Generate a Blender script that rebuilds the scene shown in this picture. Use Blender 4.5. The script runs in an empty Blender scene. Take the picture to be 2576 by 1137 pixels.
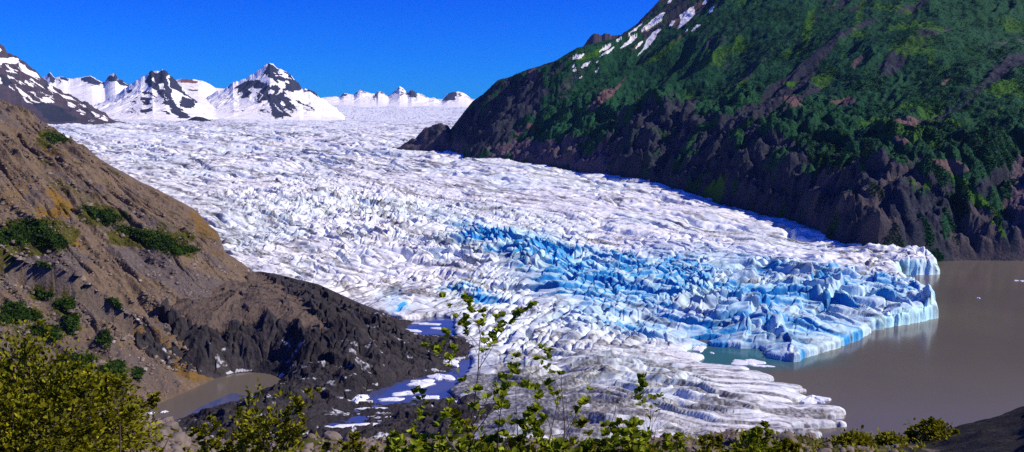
import bpy, math, random
import numpy as np
random.seed(7)
RNG = np.random.default_rng(7)
S = bpy.context.scene
C = S.collection
R = math.radians
F4 = np.float32

# ------------------------------------------------------------------ camera model
IW, IH, FOC, VH = 2575.0, 1137.0, 2142.0, 330.0
CAMZ = 150.0
PITCH = math.atan((IH / 2 - VH) / FOC)
CP, SP = math.cos(PITCH), math.sin(PITCH)
SUN_AZ, SUN_EL = R(92), R(39)


def ray(u, v):
    """bearing tangent x/y and rise z/y of the line of sight through a picture point"""
    cx = (np.asarray(u, float) - IW / 2) / FOC
    cy = (IH / 2 - np.asarray(v, float)) / FOC
    k = CP + SP * cy
    return cx / k, (-SP + CP * cy) / k


def gpt(u, v, z=0.0):
    t, r = ray(u, v)
    d = (z - CAMZ) / r
    return float(t * d), float(d)


def dpt(u, v, d):
    t, r = ray(u, v)
    return float(t * d), float(d), float(CAMZ + r * d)


# ------------------------------------------------------------------ noise
def h2(ix, iy, seed):
    a = ix.astype(np.int64).astype(np.uint32) * np.uint32(374761393) + iy.astype(np.int64).astype(np.uint32) * np.uint32(668265263)
    a = a + np.uint32((seed * 2246822519 + 3266489917) & 0xFFFFFFFF)
    a = (a ^ (a >> np.uint32(13))) * np.uint32(1274126177)
    a = (a ^ (a >> np.uint32(16))) * np.uint32(2246822519)
    a = a ^ (a >> np.uint32(15))
    return (a >> np.uint32(8)).astype(F4) * F4(1 / 16777216.0)


def vn(x, y, seed=0):
    ix, iy = np.floor(x), np.floor(y)
    fx, fy = (x - ix).astype(F4), (y - iy).astype(F4)
    fx = fx * fx * fx * (fx * (fx * 6 - 15) + 10)
    fy = fy * fy * fy * (fy * (fy * 6 - 15) + 10)
    a, b = h2(ix, iy, seed), h2(ix + 1, iy, seed)
    c, d = h2(ix, iy + 1, seed), h2(ix + 1, iy + 1, seed)
    ab = a + (b - a) * fx
    cd = c + (d - c) * fx
    return ab + (cd - ab) * fy


def fbm(x, y, seed=0, octs=4, gain=0.5):
    s, amp, tot = 0, 1.0, 0.0
    for k in range(octs):
        s = s + amp * vn(x, y, seed + k * 17)
        tot += amp
        amp *= gain
        x, y = (1.6 * x - 1.2 * y) + 13.7, (1.2 * x + 1.6 * y) - 7.3
    return s / tot


def rid(x, y, seed=0, octs=4, gain=0.5):
    s, amp, tot = 0, 1.0, 0.0
    for k in range(octs):
        s = s + amp * (1 - np.abs(2 * vn(x, y, seed + k * 17) - 1))
        tot += amp
        amp *= gain
        x, y = (1.6 * x - 1.2 * y) + 13.7, (1.2 * x + 1.6 * y) - 7.3
    return s / tot


def vor(x, y, seed=0):
    ix, iy = np.floor(x), np.floor(y)
    f1 = np.full(x.shape, 9.0, F4)
    f2 = np.full(x.shape, 9.0, F4)
    cx = np.zeros(x.shape, F4)
    cy = np.zeros(x.shape, F4)
    ci = np.zeros(x.shape, F4)
    for dx in (-1, 0, 1):
        for dy in (-1, 0, 1):
            gx, gy = ix + dx, iy + dy
            px = gx + 0.5 + 0.86 * (h2(gx, gy, seed) - 0.5) - x
            py = gy + 0.5 + 0.86 * (h2(gx, gy, seed + 5) - 0.5) - y
            q = np.sqrt(px * px + py * py).astype(F4)
            near = q < f1
            f2 = np.where(near, f1, np.minimum(f2, q))
            f1 = np.where(near, q, f1)
            cx = np.where(near, px, cx)
            cy = np.where(near, py, cy)
            ci = np.where(near, h2(gx, gy, seed + 9), ci)
    return f1, f2, cx, cy, ci


def sst(a, b, x):
    q = np.clip((x - a) / (b - a), 0, 1)
    return q * q * (3 - 2 * q)


def inpoly(px, py, poly):
    P = np.asarray(poly, float)
    inside = np.zeros(px.shape, bool)
    bb = (px >= P[:, 0].min()) & (px <= P[:, 0].max()) & (py >= P[:, 1].min()) & (py <= P[:, 1].max())
    idx = np.nonzero(bb)
    if len(idx[0]) == 0:
        return inside
    qx, qy = px[idx], py[idx]
    ins = np.zeros(qx.shape, bool)
    n = len(P)
    for i in range(n):
        x1, y1 = P[i]
        x2, y2 = P[(i + 1) % n]
        if y1 == y2:
            continue
        c = ((y1 > qy) != (y2 > qy)) & (qx < (x2 - x1) * (qy - y1) / (y2 - y1) + x1)
        ins ^= c
    inside[idx] = ins
    return inside


def pldist(px, py, pts, vals=None):
    """distance to a polyline, its side (left of the walk positive) and the values along it"""
    P = np.asarray(pts, float)
    best = np.full(px.shape, 1e18)
    side = np.zeros(px.shape)
    out = None if vals is None else [np.zeros(px.shape) for _ in vals]
    for i in range(len(P) - 1):
        ax, ay = P[i]
        ex, ey = P[i + 1] - P[i]
        L2 = ex * ex + ey * ey + 1e-9
        w = ((px - ax) * ex + (py - ay) * ey) / L2
        wc = np.clip(w, 0, 1)
        qx, qy = px - ax - wc * ex, py - ay - wc * ey
        q = qx * qx + qy * qy
        m = q < best
        best = np.where(m, q, best)
        cr = ex * (py - ay) - ey * (px - ax)
        side = np.where(m, cr, side)
        if out is not None:
            for o, vv in zip(out, vals):
                o[m] = (vv[i] + (vv[i + 1] - vv[i]) * wc)[m]
    return np.sqrt(best), np.sign(side), out


# ------------------------------------------------------------------ mesh helpers
def mesh_from(name, verts, faces=None, quads=None, mat=None, parent=None, attrs=None, smooth=True, colors=None, loc=None):
    me = bpy.data.meshes.new(name)
    if quads is not None:
        V = np.asarray(verts, F4)
        Q = np.asarray(quads, np.int32)
        k = Q.shape[1]
        me.vertices.add(len(V))
        me.vertices.foreach_set('co', V.ravel())
        me.loops.add(Q.size)
        me.loops.foreach_set('vertex_index', Q.ravel())
        me.polygons.add(len(Q))
        me.polygons.foreach_set('loop_start', np.arange(0, Q.size, k, dtype=np.int32))
        me.polygons.foreach_set('loop_total', np.full(len(Q), k, np.int32))
        me.update(calc_edges=True)
    else:
        me.from_pydata([tuple(v) for v in verts], [], faces)
        me.update()
    if attrs:
        for an, av in attrs.items():
            a = me.attributes.new(an, 'FLOAT', 'POINT')
            a.data.foreach_set('value', np.asarray(av, F4).ravel())
    if smooth:
        me.polygons.foreach_set('use_smooth', np.ones(len(me.polygons), bool))
    o = bpy.data.objects.new(name, me)
    C.objects.link(o)
    if mat:
        me.materials.append(mat)
    if parent:
        o.parent = parent
    if loc is not None:
        o.location = loc
    return o


def struct(o):
    o['kind'] = 'structure'
    return o


def tag(o, label, cat, group=None):
    o['label'] = label
    o['category'] = cat
    if group:
        o['group'] = group
    return o


def thing(name, label, cat, loc, group=None):
    o = bpy.data.objects.new(name, None)
    C.objects.link(o)
    o.location = loc
    return tag(o, label, cat, group)


def grid(tans, deps):
    T, D = np.meshgrid(np.asarray(tans), np.asarray(deps))
    return T, D, T * D, D


def grid_mesh(name, X, Y, Z, keep, mat, attrs, smooth=True):
    """sheet of quads over a grid of ground points, without the quads whose corners all fail keep"""
    nr, nc = X.shape
    I = np.arange(nr * nc, dtype=np.int32).reshape(nr, nc)
    k = keep[:-1, :-1] | keep[1:, :-1] | keep[:-1, 1:] | keep[1:, 1:]
    Q = np.stack([I[:-1, :-1][k], I[:-1, 1:][k], I[1:, 1:][k], I[1:, :-1][k]], 1)
    used = np.zeros(nr * nc, bool)
    used[Q.ravel()] = True
    remap = np.cumsum(used) - 1
    V = np.stack([X.ravel()[used], Y.ravel()[used], Z.ravel()[used]], 1)
    return mesh_from(name, V, quads=remap[Q], mat=mat, attrs={a: b.ravel()[used] for a, b in attrs.items()}, smooth=smooth)


def steps(*seg):
    out = []
    for a, b, h in seg:
        out += list(np.arange(a, b, h))
    out.append(seg[-1][1])
    return np.array(out)


# ------------------------------------------------------------------ materials
class NT:
    def __init__(self, name):
        self.m = bpy.data.materials.new(name)
        self.m.use_nodes = True
        self.t = self.m.node_tree
        self.b = self.t.nodes['Principled BSDF']
        self.out = self.t.nodes['Material Output']

    def n(self, typ, **kw):
        x = self.t.nodes.new(typ)
        for k, v in kw.items():
            setattr(x, k, v)
        return x

    def l(self, a, b):
        self.t.links.new(a, b)

    def attr(self, name):
        return self.n('ShaderNodeAttribute', attribute_name=name).outputs['Fac']

    def pos(self):
        return self.n('ShaderNodeNewGeometry').outputs['Position']

    def noise(self, scale, detail=4, rough=0.55, vec=None, stretch=None):
        x = self.n('ShaderNodeTexNoise')
        x.inputs['Scale'].default_value = scale
        x.inputs['Detail'].default_value = detail
        x.inputs['Roughness'].default_value = rough
        v = vec or self.pos()
        if stretch:
            mp = self.n('ShaderNodeMapping')
            mp.inputs['Scale'].default_value = stretch
            self.l(v, mp.inputs['Vector'])
            v = mp.outputs['Vector']
        self.l(v, x.inputs['Vector'])
        return x.outputs['Fac']

    def math(self, op, a, b=None, c=None):
        x = self.n('ShaderNodeMath', operation=op)
        for i, q in enumerate((a, b, c)):
            if q is None:
                continue
            if isinstance(q, (int, float)):
                x.inputs[i].default_value = q
            else:
                self.l(q, x.inputs[i])
        return x.outputs[0]

    def ramp(self, f, lo, hi, a=0.0, b=1.0):
        x = self.n('ShaderNodeMapRange', interpolation_type='SMOOTHSTEP')
        for nm, q in (('From Min', lo), ('From Max', hi), ('To Min', a), ('To Max', b)):
            x.inputs[nm].default_value = q
        self.l(f, x.inputs['Value'])
        return x.outputs['Result']

    def mix(self, f, a, b, blend='MIX'):
        x = self.n('ShaderNodeMix', data_type='RGBA', blend_type=blend)
        for s, q in ((x.inputs[0], f), (x.inputs[6], a), (x.inputs[7], b)):
            if isinstance(q, (int, float)):
                s.default_value = q
            elif isinstance(q, tuple):
                s.default_value = (*q, 1)
            else:
                self.l(q, s)
        return x.outputs[2]

    def bump(self, h, dist, strength=1.0):
        x = self.n('ShaderNodeBump')
        x.inputs['Distance'].default_value = dist
        x.inputs['Strength'].default_value = strength
        self.l(h, x.inputs['Height'])
        self.l(x.outputs['Normal'], self.b.inputs['Normal'])

    def base(self, c):
        if isinstance(c, tuple):
            self.b.inputs['Base Color'].default_value = (*c, 1)
        else:
            self.l(c, self.b.inputs['Base Color'])

    def rough(self, r, spec=0.2):
        self.b.inputs['Roughness'].default_value = r
        self.b.inputs['Specular IOR Level'].default_value = spec


def mat_ice():
    m = NT('glacier_ice')
    n1 = m.noise(0.06, 5)
    n2 = m.noise(0.5, 4)
    c = m.mix(m.ramp(n1, .35, .65), (.80, .82, .83), (.70, .73, .77))
    c = m.mix(m.attr('slate'), c, (.40, .53, .68))
    c = m.mix(m.attr('pale'), c, (.42, .82, .84))
    c = m.mix(m.attr('blue'), c, (.012, .27, .58))
    d = m.math('MULTIPLY', m.attr('dirt'), m.ramp(n2, .3, .62, .55, 1.0))
    c = m.mix(d, c, (.075, .065, .062))
    m.base(c)
    m.rough(.55, .25)
    m.bump(n2, .5, .6)
    return m.m


def mat_terrain(name, layers, base, bump_scale, bump_dist, fine=1.0):
    """base rock/soil with named masks painted over it in order; every mask is broken up by noise"""
    m = NT(name)
    n1 = m.noise(0.03 * fine, 6, .6)
    n2 = m.noise(0.35 * fine, 5, .65)
    c = m.mix(m.ramp(n1, .3, .7), base[0], base[1])
    c = m.mix(m.ramp(n2, .35, .7, 0, .7), c, base[2])
    for an, ca, cb in layers:
        f = m.math('ADD', m.attr(an), m.ramp(n2, .3, .7, -.22, .22))
        f = m.ramp(f, .36, .64)
        cc = m.mix(m.ramp(n2, .35, .65), ca, cb)
        c = m.mix(f, c, cc)
    m.base(c)
    m.rough(.9, .1)
    m.bump(m.noise(bump_scale, 6, .65), bump_dist, .8)
    return m.m


def mat_plain(name, ca, cb, scale, rough=.8, spec=.2, bump=None):
    m = NT(name)
    n = m.noise(scale, 5, .6)
    m.base(m.mix(m.ramp(n, .3, .7), ca, cb))
    m.rough(rough, spec)
    if bump:
        m.bump(n, bump, .8)
    return m.m


def mat_leaf(name, dark, mid, light):
    m = NT(name)
    a = m.attr('tone')
    c = m.mix(m.ramp(a, 0, .55), dark, mid)
    c = m.mix(m.ramp(a, .55, 1), c, light)
    m.base(c)
    m.rough(.65, .15)
    tr = m.n('ShaderNodeBsdfTranslucent')
    m.l(c, tr.inputs['Color'])
    mx = m.n('ShaderNodeMixShader')
    mx.inputs[0].default_value = .35
    m.l(m.b.outputs[0], mx.inputs[1])
    m.l(tr.outputs[0], mx.inputs[2])
    m.l(mx.outputs[0], m.out.inputs['Surface'])
    return m.m


def mat_water():
    m = NT('silty_water')
    n0 = m.noise(.004, 4)
    c = m.mix(m.ramp(n0, .35, .65), (.118, .102, .08), (.10, .087, .072))
    # milky turquoise meltwater in the bay between the two ice lobes
    bx, by = gpt(1850, 895)
    d = m.n('ShaderNodeVectorMath', operation='DISTANCE')
    mp = m.n('ShaderNodeMapping')
    mp.inputs['Scale'].default_value = (.55, 1, 1)
    m.l(m.pos(), mp.inputs['Vector'])
    m.l(mp.outputs['Vector'], d.inputs[0])
    d.inputs[1].default_value = (bx * .55, by, 0)
    c = m.mix(m.ramp(d.outputs['Value'], 14, 48, 1, 0), c, (.03, .12, .14))
    m.base(c)
    m.rough(.16, .5)
    m.b.inputs['IOR'].default_value = 1.25
    m.bump(m.noise(.35, 3, .6, stretch=(1, 1.6, 1)), .06, .35)
    return m.m


def mat_pond():
    m = NT('meltwater')
    m.base(m.mix(m.ramp(m.noise(.05, 3), .4, .6), (.045, .065, .18), (.075, .085, .17)))
    m.rough(.03, .6)
    m.b.inputs['IOR'].default_value = 1.5
    m.bump(m.noise(.8, 3, .6), .03, .3)
    return m.m


M_ICE = mat_ice()
M_WATER = mat_water()
M_MORAINE = mat_terrain('moraine_debris', [('brown', (.115, .088, .07), (.08, .062, .05)), ('ice', (.62, .65, .68), (.4, .42, .45))],
                        ((.030, .027, .029), (.052, .047, .050), (.018, .017, .019)), .5, 1.6)
M_HILL = mat_terrain('slope_soil', [('ochre', (.20, .115, .022), (.13, .08, .022)), ('grey', (.125, .105, .10), (.085, .07, .066)),
                                    ('moss', (.07, .068, .008), (.04, .045, .006))],
                     ((.142, .102, .066), (.090, .065, .046), (.19, .145, .098)), .45, 2.2, 1.6)
M_MOUNT = mat_terrain('mountain_slope', [('veg', (.006, .050, .025), (.012, .070, .022)), ('lime', (.045, .13, .008), (.03, .10, .010)),
                                         ('scree', (.105, .076, .095), (.062, .050, .066)), ('warm', (.075, .062, .068), (.045, .042, .050)), ('scar', (.14, .085, .075), (.09, .062, .06)),
                                         ('snow', (.80, .80, .78), (.72, .72, .70))],
                      ((.021, .026, .042), (.010, .013, .025), (.055, .058, .072)), .25, 3.0)
M_PEAK = mat_terrain('snow_peak', [('rock', (.036, .040, .062), (.024, .028, .046)), ('red', (.24, .10, .06), (.14, .065, .045))],  # rock colour has some of the distant air's blue haze mixed in
                     ((.82, .82, .81), (.78, .78, .78), (.74, .745, .75)), .02, 10, .3)
M_LMOUNT = mat_terrain('snow_streaked_mountain', [('forest', (.022, .028, .04), (.03, .035, .05)), ('snow', (.82, .82, .80), (.76, .76, .75))],
                       ((.058, .046, .058), (.040, .036, .048), (.080, .062, .066)), .05, 4, .6)
M_ROCK = mat_plain('boulder_rock', (.20, .17, .15), (.10, .085, .075), 2.0, .9, .1, .1)
M_RUBBLE = mat_plain('slope_stones', (.20, .165, .14), (.07, .055, .048), .15, .9, .1)
M_GROUND = mat_terrain('bank_gravel', [('green', (.07, .075, .012), (.05, .05, .012)), ('black', (.016, .016, .015), (.028, .027, .025))],  # 'black' puts the shade of the right-hand rise into the ground colour
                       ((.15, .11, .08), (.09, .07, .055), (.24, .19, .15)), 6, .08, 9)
M_STEM = mat_plain('bark', (.075, .055, .045), (.045, .035, .032), 30, .8, .2)
M_REDSTEM = mat_plain('red_bark', (.16, .05, .035), (.10, .04, .035), 30, .8, .2)
M_LEAF_OLIVE = mat_leaf('olive_leaves', (.045, .05, .004), (.165, .17, .006), (.38, .36, .012))
M_LEAF_GREEN = mat_leaf('green_leaves', (.06, .075, .005), (.20, .25, .010), (.40, .48, .02))
M_THICKET = mat_leaf('thicket_leaves', (.016, .035, .004), (.035, .080, .006), (.08, .13, .008))
M_ALDER = mat_leaf('alder_leaves', (.004, .028, .015), (.008, .064, .027), (.028, .125, .020))
M_FLOE = mat_plain('floe_ice', (.80, .82, .84), (.62, .68, .74), .4, .5, .3, .2)

# ------------------------------------------------------------------ the lake
def sheet(name, pts, z, mat):
    return mesh_from(name, [(x, y, z) for x, y in pts], [list(range(len(pts)))], mat=mat)


struct(sheet('lake', [(-1500, 30), (3000, 30), (3000, 3200), (-1500, 3200)], 0.0, M_WATER))

M_POND = mat_pond()
for _pts in ([(975, 782), (1165, 782), (1165, 862), (955, 862)], [(775, 930), (1000, 925), (1215, 880), (1215, 1112), (750, 1112)], [(450, 1062), (500, 1024), (585, 988), (640, 1000), (600, 1062)]):  # last outline: bluer sheet standing in for sky reflection on the brown pond
    struct(sheet('pond', [gpt(u, v, .03) for u, v in reversed(_pts)], .03, M_POND))

# ------------------------------------------------------------------ glacier
# front: picture point at the water, cliff height, width of the rounded edge
FRONT = [(2315, 662, 16, 8), (2345, 672, 17, 8), (2368, 690, 8, 4), (2320, 692, 17, 7), (2264, 691, 12, 5), (2284, 722, 7, 5), (2318, 744, 9, 4), (2345, 768, 14, 2),
         (2358, 800, 12, 2), (2290, 816, 9, 1.5), (2225, 824, 7.5, 2), (2190, 834, 5, 2), (2150, 862, 5.5, 2), (2100, 876, 5, 2),
         (2050, 892, 5, 2), (2000, 913, 5, 2), (1955, 906, 4, 5), (1940, 890, 3.5, 5), (1900, 884, 3, 6), (1850, 880, 3, 6),
         (1800, 864, 3, 6), (1752, 856, 2.5, 5), (1746, 872, 2.5, 5), (1768, 902, 2.5, 6), (1800, 930, 3, 6), (1860, 936, 3, 6),
         (1918, 955, 3, 5), (1925, 970, 3, 5), (1992, 984, 3, 4), (2004, 1005, 3, 4), (1985, 1020, 2.5, 5), (2075, 1038, 3, 4),
         (2105, 1050, 3, 3), (2066, 1064, 2.5, 4), (2112, 1069, 3, 3), (2056, 1084, 3, 3), (1998, 1103, 4, 2), (1900, 1125, 4, 4),
         (1700, 1160, 4, 6), (1480, 1190, 3, 6), (1240, 1200, 3, 6), (1140, 1150, 3, 6), (1130, 1090, 3, 5), (1175, 1030, 3, 4),
         (1140, 985, 2.5, 4), (1168, 950, 2.5, 3), (1192, 905, 2.5, 3), (1152, 866, 2, 3), (1148, 830, 2.5, 3), (1140, 802, 3, 3),
         (1090, 798, 3, 3), (1010, 806, 4, 3), (950, 797, 5, 4), (905, 790, 5, 4), (885, 770, 4, 6)]
FP = [gpt(u, v) for u, v, _, _ in FRONT]
FH = [a[2] for a in FRONT]
FW = [a[3] for a in FRONT]
ICE_POLY = [(900, 1400), (430, 1035)] + FP + [(-240, 700), (-420, 760), (-900, 900), (-2500, 1500)] + [(-30000, 3000), (-30000, 40000), (30000, 40000), (30000, 1200)]
SOFT = FP[0:54:4] + [(600, 1010), (900, 1120)]
PROF_X = [-50, 0, 40, 100, 300, 600, 1000, 1600, 2500, 3600, 5300, 7000, 9000, 11500, 14000]
PROF_Z = [0, 0, 3, 9, 29, 56, 82, 106, 138, 168, 205, 250, 335, 500, 690]


def ice_base(x, y, detail=False):
    d, hc, w = (np.zeros(x.shape) for _ in range(3))
    for m, k in ((y <= 1150, 1), (y > 1150, 4)):
        if m.any():
            dd, _, (a, b) = pldist(x[m], y[m], FP[::k], [FH[::k], FW[::k]])
            d[m], hc[m], w[m] = dd, a, b
    acc = np.zeros(x.shape)
    for a, b in SOFT:
        acc += np.exp(-np.sqrt((x - a) ** 2 + (y - b) ** 2) / 90.0)
    ls = -90.0 * np.log(acc + 1e-300) + 75
    ls = np.where(ls > 20000, d, ls)
    w0 = sst(30, 260, d)
    ds = d * (1 - w0) + np.maximum(ls, 0) * w0
    ds = np.where(d > 4000, d, ds)
    sd = np.where(inpoly(x, y, ICE_POLY), ds, -d)
    if detail:
        sd = sd + (fbm(x / 5, y / 5, 35, 2) - .5) * 3.2 * sst(60, 20, np.abs(sd))
        rag = (fbm(x / 18, y / 18, 31, 3) - .5) * 8 * np.where(hc > 12.5, .4, 1)
        lobes = (vn(x / 75 + .3, y / 7.5, 33) - .5) * 26
        low = sst(4.5, 3.2, hc) * sst(60, 160, x)
        sd = sd + rag * sst(900, 600, np.abs(sd)) * (1 - low) + low * lobes * sst(60, 10, np.abs(sd))
    e = np.clip(sd / w, 0, 1)
    hs = hc + (6 - hc) * sst(12, 150, d)
    if detail:
        hs = hs * (.72 + .56 * fbm(x / 11, y / 11, 37, 2))
    z = hs * e ** .33 + np.interp(sd, PROF_X, PROF_Z)
    z = np.where(sd < 0, -np.minimum(6, -sd * 2.0), z)
    return z, sd, hc


def march(fn, u, v, d0=300, d1=6000, n=1500):
    t, r = ray(u, v)
    d = np.geomspace(d0, d1, n)
    z = fn(t * d, d)
    hit = np.nonzero(z >= CAMZ + r * d)[0]
    if len(hit) == 0:
        return None
    k = hit[0]
    return float(t * d[k]), float(d[k]), float(z[k])


def ib(x, y):
    return ice_base(x, y)[0]


def build_glacier():
    tans = np.linspace(-.66, .60, 1500)
    deps = steps((372, 1000, .85), (1000, 2000, 2.2), (2000, 4000, 8), (4000, 7000, 25), (7000, 16000, 90))
    T, D, X, Y = grid(tans, deps)
    z, sd, hc = ice_base(X, Y, True)
    keep = (sd > -6)
    # skip what lies far under the slopes on either side
    lm, _, _ = pldist(X, Y, LEFT_FOOT)
    Z = np.array(z, F4)
    blue = np.zeros_like(Z)
    pale = np.zeros_like(Z)
    dirt = np.zeros_like(Z)
    slate = np.zeros_like(Z)
    K = np.nonzero(keep)
    x, y, s, h0, hcc = X[K], Y[K], sd[K], z[K], hc[K]

    def gw(u, v, ru, zz=30, rv=None):
        px, py = gpt(u, v, zz)
        return np.exp(-(((x - px) / ru) ** 2 + ((y - py) / (rv or ru)) ** 2))

    def ell(ax, ay, zz, bx, by, wid):
        """weight along a line between two picture points"""
        a, b = gpt(ax, ay, zz), gpt(bx, by, zz)
        d, _, _ = pldist(x, y, [a, b])
        return np.exp(-(d / wid) ** 2)

    w_mid = np.clip(ell(900, 520, 40, 1500, 640, 130) + ell(1250, 640, 25, 1600, 700, 80), 0, 1)
    w_front = np.clip(ell(1750, 650, 20, 2300, 700, 70) + ell(1850, 780, 8, 2250, 760, 70), 0, 1)
    w_low = np.clip(ell(1350, 1000, 5, 1900, 1020, 60) + ell(1400, 920, 6, 1700, 940, 45) + ell(1300, 1080, 4, 1900, 1090, 50), 0, 1)
    w_fan = np.clip(ell(1120, 720, 12, 1300, 830, 55) + ell(950, 720, 15, 1200, 760, 45), 0, 1)
    w_up = np.clip(sst(700, 1200, s), 0, 1) + .15
    tot = w_mid + w_front + w_low + w_fan + w_up + .1
    wx = x + (fbm(x / 60, y / 60, 41, 3) - .5) * 40
    wy = y + (fbm(x / 60, y / 60, 47, 3) - .5) * 40

    # up-glacier everything grows: crevasse fields and swells get longer with distance from the front
    ys = np.where(y < 850, y, 850 + 650 * (1 - np.exp(-np.maximum(y - 850, 0) / 650)) + np.maximum(y - 850, 0) * .012)
    xs = x * 1000 / np.maximum(1000, y)

    def layer(ang, la, lb, seed, tilt=1.0, warp=1.0, cw=.2, up=False):
        ca, sa = math.cos(R(ang)), math.sin(R(ang))
        ax = (xs if up else x) + (wx - x) * warp
        ay = (ys if up else y) + (wy - y) * warp
        p, q = (ax * ca + ay * sa) / la, (-ax * sa + ay * ca) / lb
        f1, f2, cx, cy, ci = vor(p, q, seed)
        g1 = h2(np.floor(ci * 9999), np.floor(ci * 777), seed + 1) - .5
        g2 = h2(np.floor(ci * 9999), np.floor(ci * 777), seed + 2) - .5
        t = (g1 * cx + g2 * cy) * 2 * tilt + (ci - .5) * .9
        crack = 1 - sst(0, cw, f2 - f1)
        return t, crack, ci

    def family(ang, sp, seed, width, warp, length, fill, up=False):
        """long curved crevasses side by side, each with its own ends"""
        ca, sa = math.cos(R(ang)), math.sin(R(ang))
        fx, fy = (xs + (wx - x) * .5, ys + (wy - y) * .5) if up else (wx, wy)
        p = (-fx * sa + fy * ca) / sp + (fbm((xs if up else x) / 140, (ys if up else y) / 140, seed, 3) - .5) * warp
        k = np.round(p)
        ln = np.exp(-((p - k) * sp / width) ** 2)
        return ln * sst(1 - fill, 1 - fill + .12, vn((fx * ca + fy * sa) / length, k * 7.31, seed + 3))

    jit = (fbm(x / 18, y / 18, 191, 3) - .5) * .75

    def blades(ang, sp, seed, warp, length, rev, up=False, lo=.1, cut=.10):
        """tilted slabs behind one another: each rises sharply on one side and slopes off on the other"""
        ca, sa = math.cos(R(ang)), math.sin(R(ang))
        fx, fy = (xs + (wx - x) * .5, ys + (wy - y) * .5) if up else (wx, wy)
        p = (-fx * sa + fy * ca) / sp + (fbm((xs if up else x) / 150, (ys if up else y) / 150, seed, 3) - .5) * warp + jit * (.5 if sp > 12 else .35)
        k = np.floor(p)
        fr = p - k
        if rev:
            v = np.where(fr < cut, fr / cut, (1 - fr) / (1 - cut))
        else:
            v = np.where(fr > 1 - cut, (1 - fr) / cut, fr / (1 - cut))
        a = vn((fx * ca + fy * sa) / length, k * 7.31, seed + 3)
        return v * (lo + (1 - lo) * sst(.22, .8, a)) * 1.25

    zone = np.clip(ell(1270, 590, 35, 1560, 660, 52) + .9 * ell(1500, 650, 25, 2050, 660, 48) + .8 * ell(1480, 720, 15, 1900, 740, 42)
                   + .6 * ell(1500, 800, 10, 2100, 830, 36) + .5 * ell(2050, 760, 8, 2280, 730, 40) + .6 * ell(1150, 700, 20, 1230, 720, 18) + .35 * ell(1060, 545, 42, 1300, 570, 40) + .6 * ell(980, 715, 14, 1000, 750, 12)
                   + .3 * ell(1950, 900, 4, 2200, 760, 40), 0, 1)
    H = np.zeros(x.shape, F4)
    CR = np.zeros(x.shape, F4)

    def add(w, parts):
        nonlocal H, CR
        w = (w / tot).astype(F4)
        for (t, c, _), amp, dep in parts:
            H += w * (t * amp - c * dep)
            CR = np.maximum(CR, c * np.clip(w * 2, 0, 1) * min(1, dep / 3))

    far = 1 + sst(900, 2600, y) * 1.2
    add(w_mid, [(layer(64, 24, 10, 101, 1.0, 1, .12), 2.4, 3.0)])
    add(w_front, [(layer(-10, 44, 22, 111, 1.1, .5, .07), 2.6, 5.0)])
    add(w_low, [(layer(-4, 60, 8.5, 121, .8, .45, .2), 1.2, 1.6)])
    add(w_fan, [(layer(62, 34, 9, 131, .9, .9, .12), 1.1, 2.0)])
    add(w_up, [(layer(-14, 62, 14, 141, .9, .5, .08, True), 1.0, 2.5)])

    def wt(w, k=1.15):
        return np.clip(w / tot * k, 0, 1)

    H += (wt(w_mid) * (blades(-22, 15, 201, 5, 55, True) * 4.4 + blades(54, 12, 203, 6, 48, False) * 4.6)).astype(F4)
    H += (wt(w_front) * (blades(-14, 21, 205, 3, 60, True) * 4.2 + blades(72, 34, 207, 3, 45, True) * 4.2)).astype(F4)
    H += (wt(w_low) * (blades(-5, 9, 209, 3, 55, True) * 2.3 + blades(24, 17, 211, 3, 30, True) * 1.7)).astype(F4)
    H += (wt(w_fan) * (blades(56, 10, 213, 7, 80, False) * 3.2 + blades(-18, 17, 215, 5, 60, True) * 1.9)).astype(F4)
    H += (wt(w_up) * (blades(-13, 13, 217, 7, 150, True, True) * 2.8 + blades(38, 22, 219, 6, 110, False, True) * 1.7)).astype(F4)
    fr = np.exp(-(np.clip(s, 0, 1e4) / 26) ** 2) * sst(6.5, 9, hcc) * (x > 100)
    tf, cf, _ = layer(30, 17, 11, 151, 1.5, .6, .12)
    H += (fr * (tf * 5 - cf * 5)).astype(F4)
    grow = np.interp(y, [400, 1000, 2000, 4000, 6000, 9000], [1, 1, 1.15, .75, .2, .04])
    H *= (.55 + .7 * sst(.36, .62, fbm(x / 230, y / 230, 55, 3))) * (1 + .45 * zone)
    cre = np.clip(w_up / tot * 1.3, 0, 1) * (family(-15, 17, 161, 2.2, 4, 95, .66, True) * 7 + family(-32, 31, 163, 2.8, 4, 120, .5, True) * 9) * sst(7000, 4000, y)
    cre = cre + np.clip(w_mid / tot * 1.4, 0, 1) * family(-24, 21, 165, 2.6, 4, 70, .6) * 7
    cre = cre + np.clip(w_fan / tot * 1.5, 0, 1) * family(58, 11, 167, 1.7, 5, 60, .65) * 5
    cre = cre + np.clip(w_front / tot * 1.4, 0, 1) * (family(-12, 19, 169, 1.7, 2.5, 90, .72) * 6.5 + family(70, 38, 171, 1.8, 3, 60, .5) * 6)
    H -= (cre * sst(2, 25, s)).astype(F4)
    edge = sst(0, 45, s) * .65 + .35
    edge = edge * np.where(hcc < 4.4, sst(-2, 30, s) * .7 + .3, 1)
    H = H * grow * edge
    und = (fbm(x / 90, y / 90, 51, 2) - .5) * 12 * sst(10, 120, s) + (fbm(x / 400, y / 400, 53, 3) - .5) * 30 * sst(200, 700, s) + (rid((wx * .74 - wy * .67) / 260, (wx * .67 + wy * .74) / 46, 57, 3) - .5) * 9 * sst(500, 1200, s) * sst(9000, 5000, y)
    # the ice step where the blue walls face down-glacier
    step = (rid(x / 38, y / 60, 61, 2) ** 2 - .35) * 12 * gw(1330, 645, 75, 30, 45)
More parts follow.
